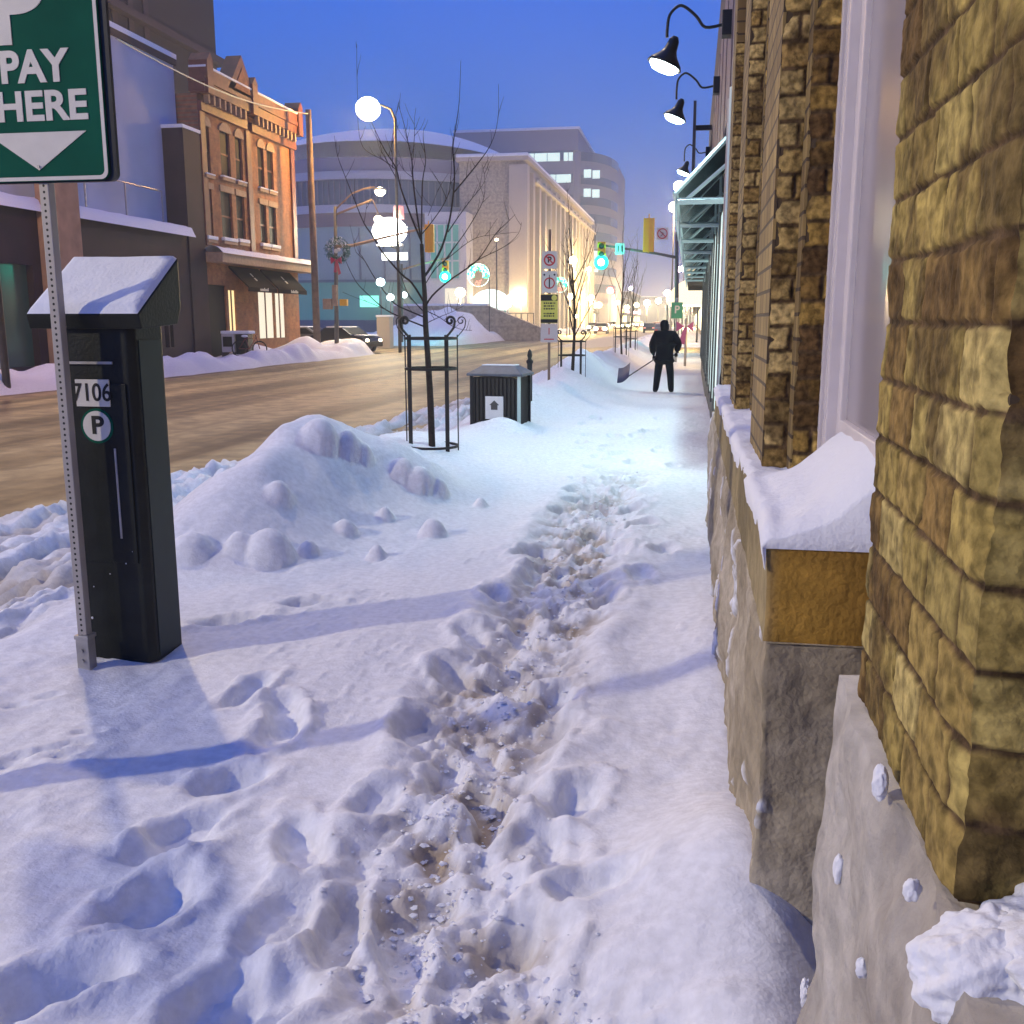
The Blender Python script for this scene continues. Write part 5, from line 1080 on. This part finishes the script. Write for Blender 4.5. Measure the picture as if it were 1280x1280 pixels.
# far street lamps both sides, many globes
lst = [(635, 400, 95, 'lamp_warm', .45, 380), (477, 407, 96, 'lamp_cool', .55, 352), (489, 420, 100, 'lamp_cool', .5, 371), (506, 425, 104, 'lamp_cool', .45, 368), (576, 425, 108, 'lamp_warm', .75, 365), (651, 422, 112, 'lamp_warm', .50, 372), (621, 425, 96, 'lamp_warm', .20, 299),
 (715, 424, 150, 'lamp_warm', .62, 325), (712, 418, 128, 'lamp_warm', .40, 370), (735, 418, 185, 'lamp_cool', .40, 336), (762, 415, 240, 'lamp_red', .95, 363), (738, 415, 200, 'lamp_orange', .75, 372), (748, 415, 230, 'lamp_orange', .80, 381), (757, 415, 260, 'lamp_orange', .7, 372), (787, 415, 220, 'lamp_pink', .45, 360), (771, 412, 250, 'lamp_pink', .6, 378), (783, 412, 300, 'lamp_warm', .8, 384), (795, 412, 320, 'lamp_warm', .8, 381), (808, 411, 260, 'lamp_warm', .8, 378), (720, 418, 165, 'lamp_warm', .3, 395), (729, 414, 250, 'lamp_orange', .55, 390),
 (843, 428, 78, 'lamp_warm', .42, 232), (838, 424, 94, 'lamp_warm', .50, 258), (852, 418, 125, 'lamp_pink', .40, 335), (846, 418, 120, 'lamp_pink', .35, 336), (871, 420, 80, 'lamp_pink', .20, 340), (862, 415, 160, 'lamp_warm', .5, 352), (833, 412, 210, 'lamp_warm', .7, 366), (822, 411, 270, 'lamp_warm', .8, 376), (858, 412, 200, 'lamp_orange', .5, 372), (848, 411, 280, 'lamp_warm', .9, 384)]
desc = {'lamp_warm': 'warm', 'lamp_cool': 'cool green white', 'lamp_red': 'red', 'lamp_orange': 'orange', 'lamp_pink': 'pinkish'}
def where(px): return 'in front of the arena' if px < 660 else ('between second tree and thin trees' if px < 770 else ('beyond the thin far trees' if px < 825 else 'above the shovelling person'))
cnt = {}
lamps = []
for (px, pb2, Yl, mm, r, py) in lst:
    b0 = AY(px, pb2, Yl); b0.z = -.2; c = AY(px, py, Yl); key = (where(px), mm); cnt.setdefault(key, []).append(((px, pb2, Yl, mm, r, py), b0, c))
ordn = ['leftmost', 'second from left', 'third from left', 'fourth from left', 'fifth from left', 'sixth from left', 'seventh from left']
for key, L1 in cnt.items():
    L1.sort(key=lambda a: a[0][0])
    for i, (a, b0, c) in enumerate(L1):
        lab = '%s lamp globe on a thin post %s' % (desc[a[3]], where(a[0])) if len(L1) == 1 else '%s of the %s lamps %s' % (ordn[i], desc[a[3]], where(a[0]))
        street_lamp(b0, c.z-b0.z, lab, 0, a[4]*(.75 if a[0] < 690 else 1.0), a[3], group='street lamps', light={78: 4000, 94: 4000, 150: 9000, 108: 5000, 112: 5000, 210: 40000, 128: 10000, 280: 70000, 200: 30000, 260: 50000, 185: 25000}.get(a[2], 0), lc=(1, .68, .28))
# cobra lamps past the left edge, the shopfront one added to warm the road
for (x, y, lab, e) in ((-17.3, 23.0, 'tall cobra head lamp added before the dark shopfront to warm the road, out of view', 1700), (-18.6, -6.3, 'tall cobra head lamp behind and left of the camera, outside the picture', 10800)):
    street_lamp(Vector((x, y, -.1)), 9.6, lab, 1.6, .2, 'lamp_warm', light=e, lc=(1, .84, .56) if y < 0 else (1, .52, .16), r_light=.22)
t = thing('wooden_post', Vector((-2.86, 2.62, -.05)), 'weathered wooden post just outside the picture, its long shadow crossing the snow', 'post')
MB().tube([(0, 0, -.2), (0, 0, 5.5)], .075, 12).build('shaft', M['wood'], t, True)
# ---------------- cars, boxes, bow, green sign
def car(base, rz, label, colr, head=False, s=1.):
    t = thing('parked_car', base, label, 'car', None, rz)
    side = [(-2.2, .35), (-2.25, .75), (-2.1, .95), (-1.5, 1.02), (-.95, 1.42), (.45, 1.45), (1.15, 1.02), (2.0, .88), (2.2, .65), (2.2, .32)]
    body = MB().prism(side, -.86, .86, 'xz').build('body', colr, t, bevel=.07, seg=3)
    for y in (-.865, .865): MB().prism([(-1.3, 1.03), (-.88, 1.35), (.40, 1.37), (.95, 1.03)], y-.006, y+.006).build('side_window', M['glass'], t)
    MB().quad((.52, -.70, 1.43), (.52, .70, 1.43), (1.16, .74, 1.045), (1.16, -.74, 1.045)).build('windscreen', M['glass'], t)
    for x in (-1.35, 1.35):
        for y in (-.80, .80):
            w = MB().lathe([(.2, -.1), (.31, -.1), (.33, -.07), (.33, .07), (.31, .1), (.2, .1)], (x, y, .33), 20, Matrix.Rotation(R(90), 4, 'X')).build('wheel', M['rubber'], t, True)
            MB().lathe([(0, -.105), (.2, -.105), (.2, .105), (0, .105)], (x, y, .33), 16, Matrix.Rotation(R(90), 4, 'X')).build('rim', M['steel'], w)
    for y in (-.62, .62):
        MB().sphere((2.17, y, .70), .11 if abs(rz) < 1 else .26, (.5, 1.3, .8)).build('headlight', M['lamp_warm'] if head else M['glass'], t, True); MB().bx(-2.27, -2.2, y-.16, y+.16, .68, .84).build('tail_light', M['orn_red'] if head else M['redsign'], t)
    MB().bx(-.9, .42, -.66, .66, 1.43, 1.50).build('roof_snow', M['snow'], t, bevel=.03); MB().bx(1.25, 2.0, -.7, .7, .96, 1.02).build('bonnet_snow', M['snow'], t, bevel=.025)
    return t
M['carblack'] = mat('car_black', (.015, .017, .02), .25); M['carred'] = mat('car_red', (.16, .02, .02), .3); M['cargrey'] = mat('car_grey', (.12, .12, .13), .3)
p = AY(432, 441, 58); car(Vector((p.x, 58, -.26)), R(-20), 'dark car with a blazing headlight waiting behind the signal pole', M['carblack'], True)
p = AY(385, 441, 60.5); car(Vector((p.x, 60.5, -.26)), R(-8), 'dark car half hidden behind the wooden pole', M['cargrey'])
for i, (px, Yc, rz, m_, h_, lab) in enumerate(((742, 170, -90, 'cargrey', True, 'grey car with lit headlights nearest in the far traffic'), (782, 210, -90, 'carblack', True, 'black car with lit headlights in the middle of the far traffic'), (800, 260, -90, 'carred', True, 'red car with lit headlights farthest down the street'), (812, 150, 90, 'carblack', True, 'black car driving away with red tail lights in the far traffic'), (828, 118, 90, 'cargrey', False, 'grey car parked beyond the shoveller at the right kerb'), (752, 140, -90, 'carred', True, 'red car with lit headlights behind the thin far trees'), (764, 235, -90, 'cargrey', True, 'tiny grey car with lit headlights far left in the traffic'), (790, 300, -90, 'carblack', True, 'tiniest dark car with lit headlights at the vanishing point'), (820, 230, 90, 'carred', True, 'tiny red car with red tail lights far down the right lane'))):
    p = AY(px, 410, Yc); car(Vector((p.x, Yc, -.26)), R(rz), lab, M[m_], h_)
p = AY(292, 441, 43); t = thing('newspaper_box', Vector((p.x, 43, -.12)), 'pale newspaper box with snow on top before the orange brick building', 'newspaper box')
MB().bx(-.42, .18, -.3, .3, .3, 1.12).build('cabinet', M['paleband'], t, bevel=.03); MB().bx(-.42, -.36, -.3, .3, 0, .3).bx(.12, .18, -.3, .3, 0, .3).build('stand', M['darkpole'], t); MB().bx(-.34, .1, -.32, -.3, .55, 1.0).build('door', M['glass'], t); MB().bx(-.45, .95, -.32, .35, 1.12, 1.26).build('snow_cap', M['snow'], t, bevel=.05)
MB().bx(.24, .84, -.25, .3, .2, 1.11).build('second_cabinet', M['carblack'], t, bevel=.03)
p = AY(312, 441, 42.4); t = thing('bicycle', Vector((p.x, 42.4, -.05)), 'snow buried bicycle beside the newspaper box', 'bicycle')
for x in (-.5, .5):
    w = MB(); pts = [(x+.33*math.cos(a), 0, .4+.33*math.sin(a)) for a in np.linspace(0, 2*math.pi, 25)]; w.tube(pts, .028, 6).build('wheel', M['rubber'], t, True)
MB().tube([(-.5, 0, .4), (-.18, 0, .85), (.35, 0, .88), (.0, 0, .4), (-.5, 0, .4)], .025, 6).tube([(.0, 0, .4), (-.2, 0, .92)], .02, 6).tube([(.5, 0, .4), (.33, 0, 1.0), (.42, 0, 1.05)], .022, 6).build('frame', M['carred'], t, True)
MB().sphere((-.2, 0, .96), .12, (1.4, .8, .5)).build('saddle', M['snow'], t, True)
p = AY(482, 436, 66); t = thing('stone_pillar', Vector((p.x, 66, -.3)), 'short square pale stone pillar behind the bare tree', 'pillar')
MB().bx(-.45, .45, -.45, .45, 0, 2.1).build('shaft', M['beige2'], t, bevel=.03); MB().bx(-.5, .5, -.5, .5, 2.1, 2.25).build('snow_cap', M['snow'], t, bevel=.05)
p = AY(585, 420, 92); t = thing('plaza_wall', Vector((p.x, 92, -.3)), 'low sloping beige plaza wall between snow heaps before the arena', 'wall')
MB().prism([(-7, 0), (7, 0), (7, 1.2), (2, 3.2), (-7, 3.2)], -.6, .6).build('panel', M['beige'], t); MB().bx(-7, 2, -.65, .65, 3.2, 3.4).build('snow_cap', M['snow'], t, bevel=.08)
# railings before the arena
p = AY(612, 420, 110); t = thing('railing', Vector((p.x, 110, -.3)), 'dark metal railing on the plaza before the lit arch', 'railing')
for k in range(16): MB().bx(-5+k*.66, -4.9+k*.66, -.04, .04, 0, 2.6).build('baluster', M['darkpole'], t)
MB().bx(-5, 5, -.05, .05, 2.6, 2.7).build('rail', M['darkpole'], t)
# lamp post right with green parking sign and purple bow
b0 = AY(845, 430, 44); b0.z = -.2; t = thing('parking_sign', b0, 'small green P parking sign on a snowy post right of the shoveller', 'sign')
MB().tube([(0, 0, -.2), (0, 0, AY(845, 372, 44).z+.2)], .06, 8).build('post', M['steel'], t, True); zc = AY(842, 388, 44).z-b0.z
bl = MB().bx(-.24, .24, -.10, -.07, zc-.34, zc+.34).build('sign_blade', mat('sign_green_bright', (.05, .30, .17), .5), t, bevel=.01); text('lettering', 'P', .45, M['whitesign'], bl, (0, -.103, zc+.02), bold=.02)
b0 = AY(856, 440, 40); t = thing('ribbon_bow', Vector((b0.x, 40, AY(856, 408, 40).z)), 'purple ribbon bow on the right edge of the pavement past the shoveller', 'bow')
mbow = mat('bow_purple', (.32, .07, .22), .6); MB().prism([(-.04, 0), (-.36, .2), (-.36, -.2)], -.06, .06).build('loop', mbow, t, bevel=.02); MB().prism([(.04, 0), (.30, .2), (.30, -.2)], -.06, .06).build('loop', mbow, t, bevel=.02); MB().prism([(-.06, -.04), (.06, -.04), (-.02, -.7), (-.26, -.64)], -.05, .05).build('tail', mbow, t, bevel=.01)
MB().tube([(.02, .1, -1.6), (.02, .1, .3)], .05, 8).build('post', M['steel'], t, True)
# lit shop canopy down the right pavement
t = thing('lit_shop_canopy', (0, 0, 0), 'glowing cream barrel canopy over a shop entrance far along the right pavement', 'canopy')
c = AY(878, 372, 72); mb = MB(); nn2 = 12
MB().prism([(.2-1.7*math.sin(a), 2.5+1.5*math.cos(a)) for a in np.linspace(0, math.pi/2, 10)]+[(1.0, 2.5), (1.0, 4.0)], 60, 71, 'xz').build('cover', emat('canopy_glow', (1, .86, .6), 1.5), t)
for y in (60.2, 70.8): MB().tube([(-1.45, y, -.2), (-1.45, y, 2.5)], .05, 8).build('post', M['steel'], t)
pt_light('canopy_light', t, (-.6, 65, 2.2), 900, (1, .8, .5), .3)
# ================================================================== HAZE
hz = MB().bx(-130, 130, -25, 560, -1.5, 60).build('haze', None, None) if False else None
m = bpy.data.materials.new('haze'); m.use_nodes = True; N = m.node_tree.nodes; N.clear(); o_ = N.new('ShaderNodeOutputMaterial'); v_ = N.new('ShaderNodeVolumePrincipled')
v_.inputs['Color'].default_value = (.70, .80, 1, 1); v_.inputs['Density'].default_value = .0015; v_.inputs['Anisotropy'].default_value = .45; m.node_tree.links.new(v_.outputs[0], o_.inputs['Volume'])
hz = MB().bx(-120, 70, -30, 560, -1.6, 58).build('haze', m); tag(hz, kind='stuff')
